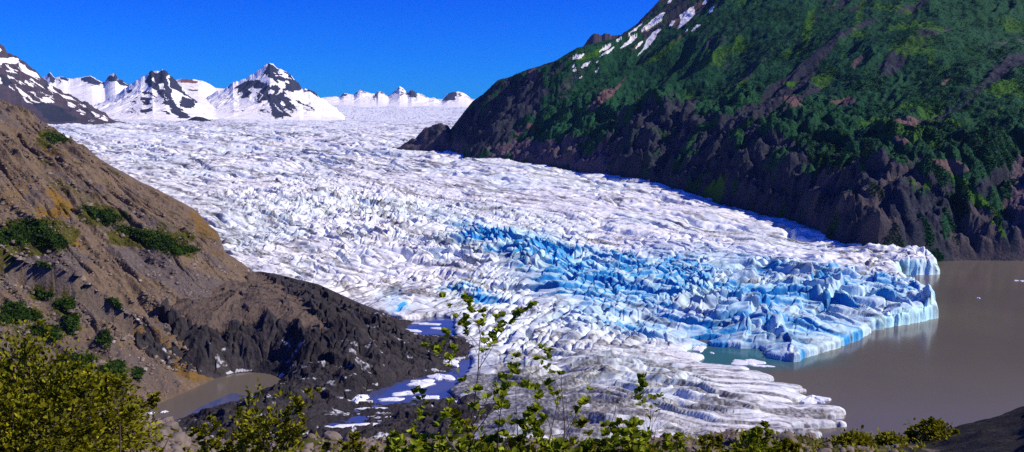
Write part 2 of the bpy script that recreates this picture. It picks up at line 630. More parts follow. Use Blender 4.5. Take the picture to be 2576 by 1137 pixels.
    step = step + (rid(x / 30, y / 24, 63, 2) ** 2 - .3) * 7 * ell(1250, 620, 30, 1950, 680, 45)
    zz = h0 + H + und + step
    tx, ty = gpt(2338, 797)
    zz = zz + 13 * np.clip(1.1 - np.hypot((x - tx) / 9, (y - ty) / 13), 0, .8) * (.5 + fbm(x / 4, y / 4, 77, 2)) * sst(0, 2, s)
    zz = np.where(s < 3, np.minimum(zz, h0 + H * .6), zz)
    zz = np.where(s < 0, -5 + 0 * zz, np.maximum(zz, .35))
    Z[K] = zz
    # blue old ice in the freshly broken zones, a pale cyan tint elsewhere
    GY, GX = np.gradient(Z)
    slope = np.sqrt((GX / np.gradient(X, axis=1)) ** 2 + (GY / np.gradient(Y, axis=0)) ** 2)[K]
    nb = fbm(x / 24, y / 24, 71, 4)
    wall = sst(.6, 1.5, slope)
    b = sst(.15, .55, zone) * sst(.38, .54, nb + .10 * (zone - .5))
    blue[K] = np.clip(b * (.16 + 1.0 * wall + .8 * np.clip(cre / 4, 0, 1)), 0, 1)
    pn = fbm(x / 160, y / 160, 73, 3)
    slate[K] = np.clip((w_front * .95 + zone * .6 + .35 * ell(1500, 800, 8, 1950, 840, 30)) * (.35 + 1.1 * sst(.35, .62, fbm(x / 13, y / 9, 79, 3))), 0, .9)
    front = (.45 + .9 * fbm(x / 9, y / 9, 75, 3)) * sst(4.6, 7, hcc) * sst(9, 2, s) * (x > 100)
    pale[K] = np.clip(front + zone * .45 + .15 * sst(.48, .7, pn) + .2 * wall * sst(.4, .6, nb), 0, 1) * .8
    # debris bands that follow the flow, heavier on the low dirty lobe and along both margins
    ca, sa = math.cos(R(-46)), math.sin(R(-46))
    fx, fy = (wx * ca + wy * sa), (-wx * sa + wy * ca)
    band = rid(fx / 240, fy / 13, 81, 3)
    bandl = rid(wx / 70, wy / 3.4, 83, 3)
    lm1 = np.exp(-(lm[K] / 45) ** 2)
    thin = sst(.70, .90, band) * .75
    lowd = w_low * (sst(.5, .82, bandl) * .8 + .08 + .35 * sst(.5, .7, fbm(x / 30, y / 30, 87, 3)))
    black = (ell(1150, 970, 4, 1330, 1000, 20) + ell(1150, 1050, 4 , 1420, 1060, 26)) * 1.8 * sst(.25, .5, fbm(x / 12, y / 12, 89, 3))
    fin = sst(.76, .92, rid(wx / 16, wy / 7, 91, 3)) * .9 * (1 - zone)
    lines = np.clip(w_up / tot * 1.4, 0, 1) * np.maximum(family(-13, 13, 171, 1.0, 5, 110, .55, True), family(-20, 22, 173, 1.3, 4, 150, .6, True))
    lines = np.maximum(lines, np.clip(w_mid / tot * 1.3, 0, 1) * family(-20, 12, 175, .8, 5, 45, .55) * (1 - .6 * zone))
    lines = np.maximum(lines, np.clip(w_fan / tot * 1.6, 0, 1) * np.maximum(family(58, 9, 177, .8, 5, 50, .6), family(25, 14, 179, .8, 4, 50, .5)))
    lines = np.maximum(lines, np.clip(w_front / tot * 1.3, 0, 1) * family(-12, 13, 181, .8, 3, 60, .6) * .8)
    fan = 1.0 * lines * sst(9000, 5000, y) + w_fan * sst(.7, .9, rid(wx / 12, wy / 40, 93, 2)) * .45
    dirt[K] = np.clip(thin * (1 - .7 * zone) + lowd + black + fin * .5 + fan + lm1 * .3 * sst(.45, .6, nb), 0, .95)
    o = grid_mesh('glacier', X, Y, Z, keep & (Z > -5.5), M_ICE, {'blue': blue, 'pale': pale, 'dirt': dirt, 'slate': slate}, False)
    struct(o)
    return o


# ------------------------------------------------------------------ left slope
def mpt(u, v):
    p = march(ib, u, v)
    return (p[0], p[1]), p[2]


LF = [((-176, 250), 0), ((-190, 380), 0), (gpt(340, 1040), 0), (gpt(470, 985), 0), (gpt(572, 938), 0), (gpt(520, 850, 16), 16), (gpt(560, 765, 28), 26), (gpt(650, 705, 26), 25),
      (gpt(610, 655, 32), 32)]
for u, v in ((548, 585), (510, 535), (420, 493), (330, 446), (255, 400)):
    LF.append(mpt(u, v))
LF.append(((LF[-1][0][0] - 700, LF[-1][0][1] + 800), 120))
LEFT_FOOT = [a for a, _ in LF]
LEFT_Z = [b for _, b in LF]
LSIL_U = [-400, -40, 0, 50, 100, 145, 200, 232, 255, 330, 420, 510, 548, 565, 640, 700, 800, 905, 1000]
LSIL_V = [10, 188, 214, 250, 284, 308, 345, 382, 402, 443, 488, 529, 576, 632, 678, 690, 714, 762, 800]
_t, _r = ray(LSIL_U, LSIL_V)
LS_T, LS_R = np.array(_t), np.array(_r)


def hill(x, y, detail=True):
    d, sg, (zb,) = pldist(x, y, LEFT_FOOT, [LEFT_Z])
    s = d * sg
    prof = np.interp(s, [-60, 0, 60, 160, 400, 1200], [-60, 0, 34, 98, 262, 700])
    z = zb + prof
    if detail:
        up = sst(0, 50, s)
        # gullies run down the slope: short across it, long along it
        z = z + (rid(y / 46 + x / 90, x / 150, 201, 4) - .55) * 26 * up + (rid(y / 11 + x / 22, x / 60, 203, 3) - .5) * 7.5 * up
        z = z + (fbm(x / 9, y / 9, 205, 4) - .5) * 3.4 * sst(-5, 20, s) + (fbm(x / 2.6, y / 2.6, 207, 2) - .5) * 1.1
        z = z - 9 * sst(.80, .95, rid(y / 48 + x / 70 + 3.1, x / 300, 209, 2)) * up - 3.5 * sst(.82, .95, rid(y / 19 + x / 30, x / 90, 213, 2)) * up
    cap = CAMZ + np.interp(x / y, LS_T, LS_R) * y
    over = z - cap
    z = np.where(over > -6, cap - 6 * np.exp(-np.clip((over + 6) / 6, 0, 30)), z)
    if detail:
        z = z + (fbm(x / 5, y / 5, 211, 3) - .5) * 2.2 * sst(0, 20, s)
    return z, s


HG = {}


def hit(u, v):
    """the spot of the built hillside seen at a picture point"""
    t, r = ray(u, v)
    j = int(np.clip(np.searchsorted(HG['tans'], t), 0, len(HG['tans']) - 1))
    k = np.nonzero((HG['r'][:, j] >= r) & (HG['s'][:, j] > -5))[0]
    if len(k) == 0:
        return None
    k = k[0]
    d = HG['Y'][k, j]
    return float(t * d), float(d), float(HG['Z'][k, j])


def build_hill():
    tans = np.linspace(-.80, -.14, 800)
    deps = steps((330, 900, 1.1), (900, 1300, 3), (1300, 2200, 10))
    T, D, X, Y = grid(tans, deps)
    Z, s = hill(X, Y)
    keep = s > -12
    t, r = T, (Z - CAMZ) / Y
    n = fbm(X / 20, Y / 20, 221, 4)
    n2 = fbm(Y / 30 + X / 200, X / 120, 223, 4)
    tt, rr = t + (n - .5) * .02, r + (n2 - .5) * .02
    att = {'ochre': np.zeros_like(Z), 'grey': np.zeros_like(Z), 'moss': np.zeros_like(Z)}

    def paint(a, poly, val=1.0):
        P = np.array([ray(u, v) for u, v in poly])
        att[a][inpoly(tt, rr, P)] = val

    paint('ochre', [(90, 500), (130, 470), (170, 510), (180, 570), (205, 625), (150, 610), (95, 560)])
    paint('ochre', [(560, 730), (640, 770), (560, 790), (470, 760)], .55)
    paint('ochre', [(470, 545), (540, 540), (545, 600), (500, 600)], .6)
    paint('ochre', [(0, 470), (80, 470), (110, 520), (60, 540), (0, 530)], .45)
    paint('ochre', [(330, 830), (420, 850), (520, 900), (560, 940), (480, 960), (380, 900)], .65)
    paint('ochre', [(90, 700), (200, 690), (220, 760), (160, 760), (140, 730)], .5)
    paint('ochre', [(330, 940), (400, 880), (340, 1000), (280, 1000)], .5)
    att['ochre'] = np.maximum(att['ochre'], .62 * sst(.52, .66, n2) * sst(.42, .56, n))
    paint('grey', [(0, 640), (150, 620), (230, 650), (200, 690), (60, 700), (0, 740)], .75)
    paint('grey', [(240, 620), (400, 640), (560, 720), (640, 800), (540, 800), (400, 720)], .7)
    paint('grey', [(0, 900), (200, 860), (400, 900), (420, 990), (200, 990), (0, 960)], .5)
    att['grey'] = np.maximum(att['grey'], .6 * sst(.5, .66, n))
    for P in THICKETS:
        u, v, a, b = P[:4]
        q = [(u + a * 1.25 * math.cos(k * .52), v + b * 1.35 * math.sin(k * .52)) for k in range(12)]
        paint('moss', q, .7)
    att['moss'] = np.maximum(att['moss'], .5 * sst(.6, .72, fbm(X / 34, Y / 34, 229, 4)))
    o = grid_mesh('hillside', X, Y, Z, keep, M_HILL, att, False)
    HG.update(tans=tans, Y=Y, Z=Z, r=(Z - CAMZ) / Y, s=s)
    return struct(o)


# ------------------------------------------------------------------ black moraine
MOR = [(450, 1010, -3), (520, 970, -3), (600, 952, -2.5), (650, 958, -2), (560, 1020, -3), (400, 1040, -3), (470, 1050, -1), (690, 950, -1.5),
       (600, 925, 1), (660, 930, 1), (720, 935, 1), (480, 803, 30), (520, 836, 25), (590, 812, 28), (690, 800, 29), (790, 840, 23), (880, 850, 20),
       (540, 875, 14), (600, 880, 11), (690, 885, 11), (780, 890, 12),
       (560, 745, 34), (600, 740, 32), (700, 740, 28), (800, 760, 24), (900, 780, 17), (905, 752, 14), (980, 803, 6), (1008, 815, 3), (700, 700, 24), (800, 722, 18),
       (950, 850, 9), (1000, 950, .6), (900, 988, .6), (800, 975, 1.5), (850, 900, 10), (1000, 890, 7), (1080, 872, 4), (1120, 850, .3),
       (1080, 840, -1.5), (1110, 902, 3.5), (1090, 938, .5), (760, 930, 6), (900, 940, 7), (960, 920, 8), (830, 945, 6),
       (1060, 822, -3), (1120, 815, -3), (1010, 833, -2), (1140, 825, -2), (1160, 856, 3), (1130, 868, 4), (1185, 872, 3), (1215, 880, 2),
       (950, 1000, -2), (880, 1040, -1.5), (1000, 980, -2), (1060, 968, -1.5), (1160, 915, -2), (1100, 985, -1), (940, 1055, -1.2), (1020, 1010, -1.2),
       (550, 1035, 3), (600, 1005, 4), (680, 990, 5), (740, 975, 5), (800, 1005, 3), (850, 1010, 2.5), (780, 1040, 1.5), (970, 1024, 2.5), (1010, 1026, 2), (870, 1012, 2),
       (1000, 1065, 4), (900, 1085, 4), (1100, 1045, 4), (700, 1060, 5), (500, 1085, 4), (760, 1100, 5), (1200, 1000, 3), (1250, 1060, 2), (1150, 1000, 1),
       (450, 1150, 3), (800, 1180, 4), (1100, 1150, 3), (1250, 950, -3), (1300, 900, -4), (1000, 760, -3), (1100, 780, -4), (950, 740, -3), (1250, 1180, -2), (850, 690, 3), (640, 640, 20)]


def tps(pts, reg=4.0):
    P = np.array([gpt(u, v, z) for u, v, z in pts])
    zz = np.array([p[2] for p in pts], float)
    n = len(P)
    c, sc = P.mean(0), 100.0
    Q = (P - c) / sc
    d2 = ((Q[:, None] - Q[None]) ** 2).sum(2)
    K = np.sqrt(d2 + .02)
    A = np.zeros((n + 3, n + 3))
    A[:n, :n] = -K + np.eye(n) * reg * .01
    A[:n, n] = 1
    A[:n, n + 1:] = Q
    A[n, :n] = 1
    A[n + 1:, :n] = Q.T
    w = np.linalg.solve(A, np.concatenate([zz, np.zeros(3)]))

    def f(x, y):
        X, Y = (x - c[0]) / sc, (y - c[1]) / sc
        out = w[n] + w[n + 1] * X + w[n + 2] * Y
        for i in range(n):
            out = out - w[i] * np.sqrt((X - Q[i, 0]) ** 2 + (Y - Q[i, 1]) ** 2 + .02)
        return out
    return f


MORF = tps(MOR)


def build_moraine():
    tans = np.linspace(-.45, .04, 760)
    deps = steps((385, 700, .7), (700, 860, 1.5))
    T, D, X, Y = grid(tans, deps)
    Z = MORF(X, Y)
    up = sst(0, 8, Z)
    t, r = T, (Z - CAMZ) / Y
    P = np.array([ray(u, v) for u, v in [(430, 790), (520, 836), (590, 806), (690, 797), (790, 838), (840, 832), (800, 792), (740, 752), (700, 718), (650, 690), (560, 640), (400, 700)]])
    n = fbm(X / 10, Y / 10, 305, 3)
    top = inpoly(t + (n - .5) * .012, r + (n - .5) * .012, P)
    topw = top.astype(float)
    Z = Z + (rid(X / 30 + (fbm(X / 20, Y / 20, 307, 2) - .5) * 1.2, Y / 46, 301, 4) - .55) * (5 + 13 * up) * (1 - .6 * topw) * sst(-3, 3, Z)
    f1, f2, cx, cy, ci = vor(X / 13 + fbm(X / 9, Y / 9, 315, 2), Y / 11, 317)
    Z = Z + ((ci - .5) * 1.2 + (cx * (ci - .5) + cy * (.5 - h2(np.floor(ci * 999), np.floor(ci * 77), 3))) * 3.5 - (1 - sst(0, .16, f2 - f1)) * .9) * (.6 + 2.2 * up) * (1 - .6 * topw) * sst(-2, 3, Z)
    Z = Z + (rid(X / 7, Y / 7, 311, 3) - .5) * (.8 + 2.6 * up) * (1 - .6 * topw) + (fbm(X / 2, Y / 2, 313, 2) - .5) * .9
    cap = CAMZ + np.interp(X / Y, LS_T, LS_R) * Y
    over = Z - cap
    Z = np.where(over > -3, cap - 3 * np.exp(-np.clip((over + 3) / 3, 0, 30)), Z)
    gy, gx = np.gradient(Z)
    icy = sst(.64, .72, fbm(X / 7, Y / 4, 321, 3)) * sst(3, 6, Z) * sst(26, 16, Z) * (1 - topw) * .45
    icy = np.maximum(icy, sst(.60, .68, fbm(X / 12, Y / 5, 323, 3)) * sst(.1, .5, Z) * sst(3.2, 1.5, Z) * .62)
    o = grid_mesh('moraine', X, Y, Z, Z > -3.4, M_MORAINE, {'brown': topw * .9, 'ice': icy}, False)
    return struct(o)


# ------------------------------------------------------------------ right mountain
RF = [((1600, 1250), 0), ((1000, 1020), 0), (gpt(2575, 656), 0), (gpt(2420, 655), 0), ((415, 960), 8)]
RF_CORNER = len(RF)
for u, v in ((2100, 606), (2000, 566), (1850, 521), (1640, 466), (1520, 441), (1320, 411), (1170, 396)):
    RF.append(mpt(u, v))
RF.append((dpt(1085, 360, 2450)[:2], dpt(1085, 360, 2450)[2]))
RF.append((dpt(1130, 336, 2700)[:2], 134))
RF.append((dpt(1190, 320, 3100)[:2], 150))
RF.append((dpt(1700, 320, 4200)[:2], 190))
RIGHT_FOOT = [a for a, _ in RF]
RIGHT_Z = [b for _, b in RF]
RSIL = [(1085, 350), (1130, 330), (1165, 285), (1190, 254), (1215, 238), (1250, 203), (1275, 195), (1330, 174), (1346, 170), (1400, 150), (1450, 122), (1500, 108), (1550, 94), (1600, 62), (1640, 20),
        (1660, -2), (1750, -70), (1900, -110), (2300, -130), (2800, -140)]
_t, _r = ray([p[0] for p in RSIL], [p[1] for p in RSIL])
RS_T, RS_R = np.array(_t), np.array(_r)


def mount0(x, y):
    k = RF_CORNER
    da, sa, (za,) = pldist(x, y, RIGHT_FOOT[:k], [RIGHT_Z[:k]])
    db, sb, (zq,) = pldist(x, y, RIGHT_FOOT[k - 1:], [RIGHT_Z[k - 1:]])
    first = da < db
    d = np.where(first, da, db)
    sg = np.where(first, sa, sb)
    wd = .3 * d + 4  # round off the valley where the two sides of the foot meet
    e = np.exp(-np.minimum(60, np.abs(da - db) / wd))
    s = np.where(sg < 0, d - wd * np.log1p(e) * sst(0, 60, d), -d)
    m = e / (1 + e)
    zb = np.where(first, za * (1 - m) + zq * m, zq * (1 - m) + za * m)
    steep = sst(-.02, .12, x / y)  # scree foot on the left, rock walls on the right
    pa = np.interp(s, [-60, 0, 120, 400, 2500], [-60, 0, 52, 230, 1650])
    pb = np.interp(s, [-60, 0, 55, 140, 320, 620, 2500], [-90, 0, 48, 104, 205, 415, 1750])
    pn = np.interp(s, [-60, 0, 75, 200, 400, 2500], [-90, 0, 112, 225, 345, 1800])
    nose = sst(1850, 2250, y) * sst(.16, .06, x / y)
    return zb + (pa * (1 - steep) + pb * steep) * (1 - nose) + pn * nose, s, np.maximum(steep, nose)


RC_D, _last = [], 1500.0
for (u, v) in RSIL:
    p = march(lambda a, b: mount0(a, b)[0], u, v, 900, 4200)
    _last = _last if p is None else p[1]
    RC_D.append(_last)
RC_D = np.array(RC_D)


def mount(x, y):
    z, s, steep = mount0(x, y)
    t = x / y
    dc = np.interp(t, RS_T, RC_D)
    up = sst(0, 90, s)
    # spurs and gullies run obliquely down the face
    p, q = (x * .62 + y * -.78), (x * .78 + y * .62)
    wq = (fbm(x / 160, y / 160, 401, 3) - .5) * 120
    z = z + (rid((p + wq) / 210, q / 620, 403, 4) - .55) * 62 * up
    z = z + (rid((p + wq) / 62, q / 210, 407, 3) - .5) * 20 * up
    f1, f2, cx, cy, ci = vor((x + wq * .3) / 46, (y + wq * .3) / 46, 411)
    kn = (1 - f1 * f1 * 1.5) * 27 * (0.4 + ci) * sst(0, 20, s) * sst(280, 110, s) * (.25 + .75 * steep)
    g1, g2, _, _, gi = vor((x - wq * .2) / 17, (y + wq * .2) / 17, 415)
    kn = kn + (1 - g1 * g1 * 1.5) * 9 * sst(0, 12, s) * sst(260, 110, s) * (.3 + .7 * steep)
    z = z + kn - 8 * sst(0, 30, s) * steep
    # dark rock basin cut into the lower right wall
    bx, by = gpt(2130, 470, 70)
    z = z - 26 * np.exp(-(((x - bx) / 42) ** 2 + ((y - by) / 60) ** 2))
    low = sst(360, 90, s)
    z = z + (fbm(x / 11, y / 11, 421, 4) - .5) * (3.5 + 9 * low) * sst(0, 15, s)
    z = z + (rid((p + wq * .4) / 15, q / 34, 425, 3) - .55) * (1.6 + 12 * low) * sst(0, 20, s)
    # the long narrow gullies that cross the green face
    z = z - sst(.86, .97, rid((p + wq * .5) / 90, q / 900, 427, 2)) * 17 * sst(120, 260, s)
    cap = CAMZ + np.interp(t, RS_T, RS_R) * y
    soft = 10.0
    over = z - cap
    z = np.where(over > -soft, cap - soft * np.exp(-np.clip((over + soft) / soft, 0, 30)), z)
    z = np.where(y > dc + 60, np.minimum(z, cap - (y - dc - 60) * .8), z)
    z = z + (fbm(x / 9, y / 9, 431, 3) - .5) * 5 * sst(0, 20, s)
    return z, s, steep


def zc(zx, zy, sx, sy, k):
    """reading of an enlarged crop of the photograph in picture points"""
    return lambda x, y: ((sx + x / k) * .71054, (sy + y / k) * .71054)


R4 = zc(0, 0, 2000, 0, 3.79)
R3 = zc(0, 0, 1100, 280, 3.79)
R2 = zc(0, 0, 420, 200, 3.22)
R1 = zc(0, 0, 0, 150, 3.79)


def polys(conv, txt):
    """'x,y x,y ...; x,y ...' -> polygons as (bearing, rise)"""
    out = []
    for s in txt.split(';'):
        pts = [tuple(float(q) for q in w.split(',')) for w in s.split()]
        if conv:
            pts = [conv(*p) for p in pts]
        out.append(np.array([ray(*p) for p in pts]))
    return out


M_SNOW = ("910,480 1100,335 1300,175 1345,160 1305,240 1100,390; 1510,385 1560,290 1535,210 1680,110 1730,90 1745,180 1640,290; 970,750 1050,660 1085,540 1170,435 1260,390 1290,390 1225,450 1195,530 1120,630;"
          "725,660 800,585 870,525 965,497 880,575; 445,697 540,625 650,555 755,485 680,565 560,655; 470,748 560,678 660,625 580,705; 80,800 150,745 265,725 215,780 140,803; 210,917 240,865 340,815 290,885;"
          "90,902 135,860 122,897; 100,950 145,912 158,940; 400,957 440,922 425,957; 400,847 447,817 425,847; 1385,352 1435,288 1478,282 1432,348; 940,662 980,588 1047,548 1000,612; 1835,62 1860,15 1905,-20 1880,45;"
          "815,474 900,415 1052,305 950,405; 1375,42 1400,5 1445,-10 1412,33; 1605,420 1640,385 1645,400; 185,1050 230,1020 215,1045; 1925,180 1950,110 2000,80 1975,150; 1690,415 1780,320 1820,320 1740,390")
M_SCAR = ("1440,360 1470,270 1540,250 1560,290 1500,390; 885,675 950,605 972,622 922,692; 1430,605 1540,475 1640,390 1622,445 1500,555; 1700,90 1760,60 1830,20 1840,60 1760,160 1740,180; 40,785 140,735 150,750 80,795;"
          "700,1110 800,1050 850,1020 790,1090; 1040,660 1085,540 1095,560 1060,650")
M_SCAR2 = "1470,275 1510,235 1565,203 1542,242 1492,277; 1290,337 1335,309 1346,316 1300,340; 1325,180 1350,172 1352,205 1332,210; 2140,165 2165,140 2170,150 2150,172; 2365,215 2385,195 2390,200 2370,218; 2085,255 2140,240 2160,258 2120,268; 2230,345 2265,340 2290,360 2260,368; 2340,400 2400,395 2440,425 2400,440; 1960,245 2000,240 2025,262 1990,270; 2240,300 2290,290 2320,310 2280,318"
M_LIME = "2010,110 2030,30 2050,20 2040,90 2025,115; 2145,75 2165,0 2180,0 2160,60; 1610,165 1690,105 1720,95 1660,150; 2230,270 2300,255 2280,275; 2500,240 2520,190 2530,200 2515,250; 1440,150 1540,110 1500,140 1450,160; 2370,420 2430,450 2500,520 2530,600 2500,590 2440,500; 2260,440 2330,450 2350,480 2300,470; 2060,380 2090,390 2080,410 2050,405; 1960,210 2010,205 1990,222"
M_SCREE = "1180,396 1230,362 1300,342 1380,352 1500,372 1560,372 1525,442 1320,414; 1030,345 1085,340 1130,345 1170,395 1090,385 1010,365; 2552,405 2600,370 2600,665 2540,640 2560,560 2530,480"
M_BARE = "1500,350 1600,272 1700,258 1850,310 1960,330 2060,400 2200,405 2330,430 2420,470 2470,540 2500,640 2600,600 2600,670 2000,610 1500,445; 1110,350 1190,250 1262,200 1345,172 1400,160 1400,230 1330,300 1260,345 1170,395; 1540,95 1660,-20 1800,-20 1720,40 1640,70"


def build_mount():
    tans = np.concatenate([np.linspace(-.145, .66, 1080), np.linspace(.66, 1.15, 160)[1:]])
    deps = steps((925, 1500, 1.5), (1500, 2400, 3), (2400, 3600, 12))
    T, D, X, Y = grid(tans, deps)
    Z, s, steep = mount(X, Y)
    keep = s > -8
    r = (Z - CAMZ) / Y
    n1 = fbm(X / 26, Y / 26, 441, 4)
    n2 = fbm(X / 26 + 40, Y / 26, 443, 4)
    tt, rr = T + (n1 - .5) * .006, r + (n2 - .5) * .006
    t3, r3 = T + (n1 - .5) * .05, r + (n2 - .5) * .05
    a = {k: np.zeros(Z.shape, F4) for k in ('veg', 'lime', 'scree', 'warm', 'scar', 'snow')}
    bare = np.zeros(Z.shape, bool)
    for P in polys(None, M_BARE):
        bare |= inpoly(t3, r3, P)
    a['veg'] = np.where(bare, .10 + (.25 + .5 * sst(.1, .3, T)) * sst(.52, .66, n1), .88 - .62 * sst(.62, .74, fbm((X * .62 - Y * .78) / 40, (X * .78 + Y * .62) / 260, 447, 4)))
    for P in polys(None, M_LIME):
        a['lime'][inpoly(tt, rr, P)] = .8
    a['lime'] = np.maximum(a['lime'], .62 * sst(.6, .72, fbm(X / 70, Y / 70, 449, 4)) * (T > .2))
    for P in polys(None, M_SCREE):
        a['scree'][inpoly(t3, r3, P)] = .85
    stre = sst(.84, .95, rid((X * .62 - Y * .78) / 48, (X * .78 + Y * .62) / 420, 451, 2)) * sst(.45, .6, n2)
    a['scree'] = np.maximum(a['scree'], .5 * stre)
    a['warm'] = np.where(bare, .85 * sst(.44, .58, fbm(X / 60, Y / 60, 453, 3)) * sst(.24, .36, T + (n2 - .5) * .06), 0)
    for P in polys(R4, M_SCAR) + polys(None, M_SCAR2):
        a['scar'][inpoly(tt, rr, P)] = .85
    for P in polys(R4, M_SNOW):
        for off in (-.0004, .0004):
            a['snow'][inpoly(T + (n1 - .5) * .002, r + off + (n2 - .5) * .002, P)] = 1
    o = grid_mesh('mountain', X, Y, Z, keep, M_MOUNT, a, False)
    struct(o)
    # alder scrub: leaf clumps all over the vegetated face, far too many to count
    w = (a['veg'] > .5) & (a['snow'] < .5) & (a['scree'] < .5) & (a['scar'] < .5) & keep & (T < .64)
    # only where the face is turned to the viewer's side of the crest
    dc = np.interp(T, RS_T, RC_D)
    w &= (Y < dc + 30) & (r < .18)
    idx = np.nonzero(w.ravel())[0]
    wt = 1.0 / np.maximum(1e-6, Y.ravel()[idx] ** 1.0)
    wt = wt * np.abs(np.gradient(r, axis=0)).ravel()[idx] * (.25 + sst(.42, .6, fbm(X / 38, Y / 38, 461, 3))).ravel()[idx]
    pick = RNG.choice(idx, 100000, p=wt / wt.sum())
    px, py, pz = X.ravel()[pick], Y.ravel()[pick], Z.ravel()[pick]
    tone = np.clip(fbm(px / 90, py / 90, 463, 3) * 1.5 - .45 + RNG.normal(0, .12, len(pick)), 0, 1)
    clumps('alder_scrub', np.stack([px, py, pz], 1), RNG.uniform(.7, 1.9, len(pick)), tone, M_ALDER, 4)['kind'] = 'stuff'
    return o


def build_nub():
    """bare rock knoll at the tip of the spur, half sunk in the ice"""
    (cx, cy), _ = mpt(1088, 378)
    gx, gy = np.meshgrid(np.linspace(-1.25, 1.25, 120), np.linspace(-1.25, 1.25, 120))
    X = cx + gx * 112 - gy * 25
    Y = cy + 60 + gy * 90
    q = np.hypot(gx, gy) + (fbm(gx * 2.2 + 5, gy * 2.2, 471, 3) - .5) * .7
    Z = ib(X, Y) - 9 + 62 * np.clip(1 - q ** 2, -.3, 1) * (.55 + .65 * sst(-.9, .3, gx))
    Z = Z + (rid(X / 30, Y / 30, 473, 4) - .5) * 16 * sst(1.15, .6, q)
    a = {k: np.zeros(Z.shape, F4) for k in ('veg', 'lime', 'scree', 'warm', 'scar', 'snow')}
    a['scree'] = .8 * sst(.45, .6, fbm(X / 40, Y / 40, 475, 3))
    struct(grid_mesh('rock_knoll', X, Y, Z, q < 1.2, M_MOUNT, a))


def clumps(name, P, size, tone, mat, k, parent=None, flat=.75):
    """k small leaf sprays round each point"""
    n = len(P)
    P = np.repeat(P, k, 0)
    sz = np.repeat(size, k)
    tn = np.repeat(tone, k)
    c = P + RNG.normal(0, 1, (n * k, 3)) * sz[:, None] * np.array([.45, .45, .28]) + np.array([0, 0, 1]) * (sz * .35)[:, None]
    a = RNG.normal(0, 1, (n * k, 3))
    a /= np.linalg.norm(a, axis=1)[:, None]
    b = np.cross(a, RNG.normal(0, 1, (n * k, 3)))
    b /= np.linalg.norm(b, axis=1)[:, None]
    s = (sz * RNG.uniform(.3, .6, n * k))[:, None]
    V = np.stack([c - a * s, c + b * s * .8, c + a * s, c - b * s * .7], 1).reshape(-1, 3)
    Q = np.arange(len(V)).reshape(-1, 4)
    tt = np.clip(tn + RNG.normal(0, .14, n * k), 0, 1)
    return mesh_from(name, V, quads=Q, mat=mat, parent=parent, attrs={'tone': np.repeat(tt, 4)}, smooth=False)


# ------------------------------------------------------------------ far peaks
def peak(name, conv, crest, D, front, back, mat, t_pad, base_z, L, relief, paint, seed, snow_base=True, res=(560, 260), cols=None, sharp=1.0):
    pts = [tuple(float(q) for q in w.split(',')) for w in crest.split()]
    pts = [conv(*p) for p in pts]
    ct, cr = ray([p[0] for p in pts], [p[1] for p in pts])
    ct, cr = np.array(ct), np.array(cr)
    tans = np.linspace(ct[0], ct[-1], res[0])
    q = np.concatenate([-back * np.linspace(1, .02, 40) ** 1.5, np.concatenate([[0], front * np.linspace(.004, 1, res[1]) ** 1.4])])
    T, Q = np.meshgrid(tans, q)
    Y = D - Q
    X = T * Y
    rz = CAMZ + np.interp(T, ct, cr) * D 
    jag = ((fbm(T * 160, T * 0 + seed, seed, 3) - .5) * relief * .45 + (rid(T * 110, T * 0 + 3.3, seed + 3, 3) - .5) * relief * .5) * np.exp(-np.abs(Q) / (L * .12))
    hb = ib(X, Y) - 14
    ends = np.minimum(sst(ct[0], ct[0] + t_pad, T), sst(ct[-1], ct[-1] - t_pad, T))
    fall = np.where(Q >= 0, np.exp(-Q / L), np.exp(Q / (L * .6)))
    fall = fall * sst(1, .45, Q / front)
    Z = hb + (rz + jag - hb) * np.clip(fall * 1.03 - .03, 0, 1) * ends ** .3
    A = np.minimum(1, np.abs(Q) / (L * .5)) * fall
    xx = X + Q * .25
    w = (fbm(X / (L * .5), Q / (L * .6), seed + 5, 3) - .5) * L * .5
    Z = Z + (rid((xx + w) / (L * .42), Q / (L * 1.2), seed + 7, 4) - .62) * relief * 2.6 * A
    Z = Z + (rid((xx + w) / (L * .05), Q / (L * .12), seed + 15, 3) - .5) * relief * .55 * A
    Z = Z + (rid((xx + w) / (L * .13), Q / (L * .5), seed + 9, 3) - .55) * relief * .8 * A
    r = (Z - CAMZ) / Y
    n1 = fbm(X / (L * .07), Y / (L * .07), seed + 11, 4)
    n2 = fbm(X / (L * .07) + 31, Y / (L * .07), seed + 13, 4)
    wob = 12.0 / FOC
    att = paint(T + (n1 - .5) * wob, r + (n2 - .5) * wob, n1, n2, Z)
    o = grid_mesh(name, X, Y, Z, np.ones(Z.shape, bool), mat, att)
    return struct(o)


def painter(names, sets):
    def f(t, r, n1, n2, Z):
        out = {k: np.zeros(t.shape, F4) for k in names}
        for k, P, val in sets:
            for p in P:
                m = inpoly(t, r, p)
                out[k][m] = val if not callable(val) else val(n1, n2)[m]
        return out
    return f


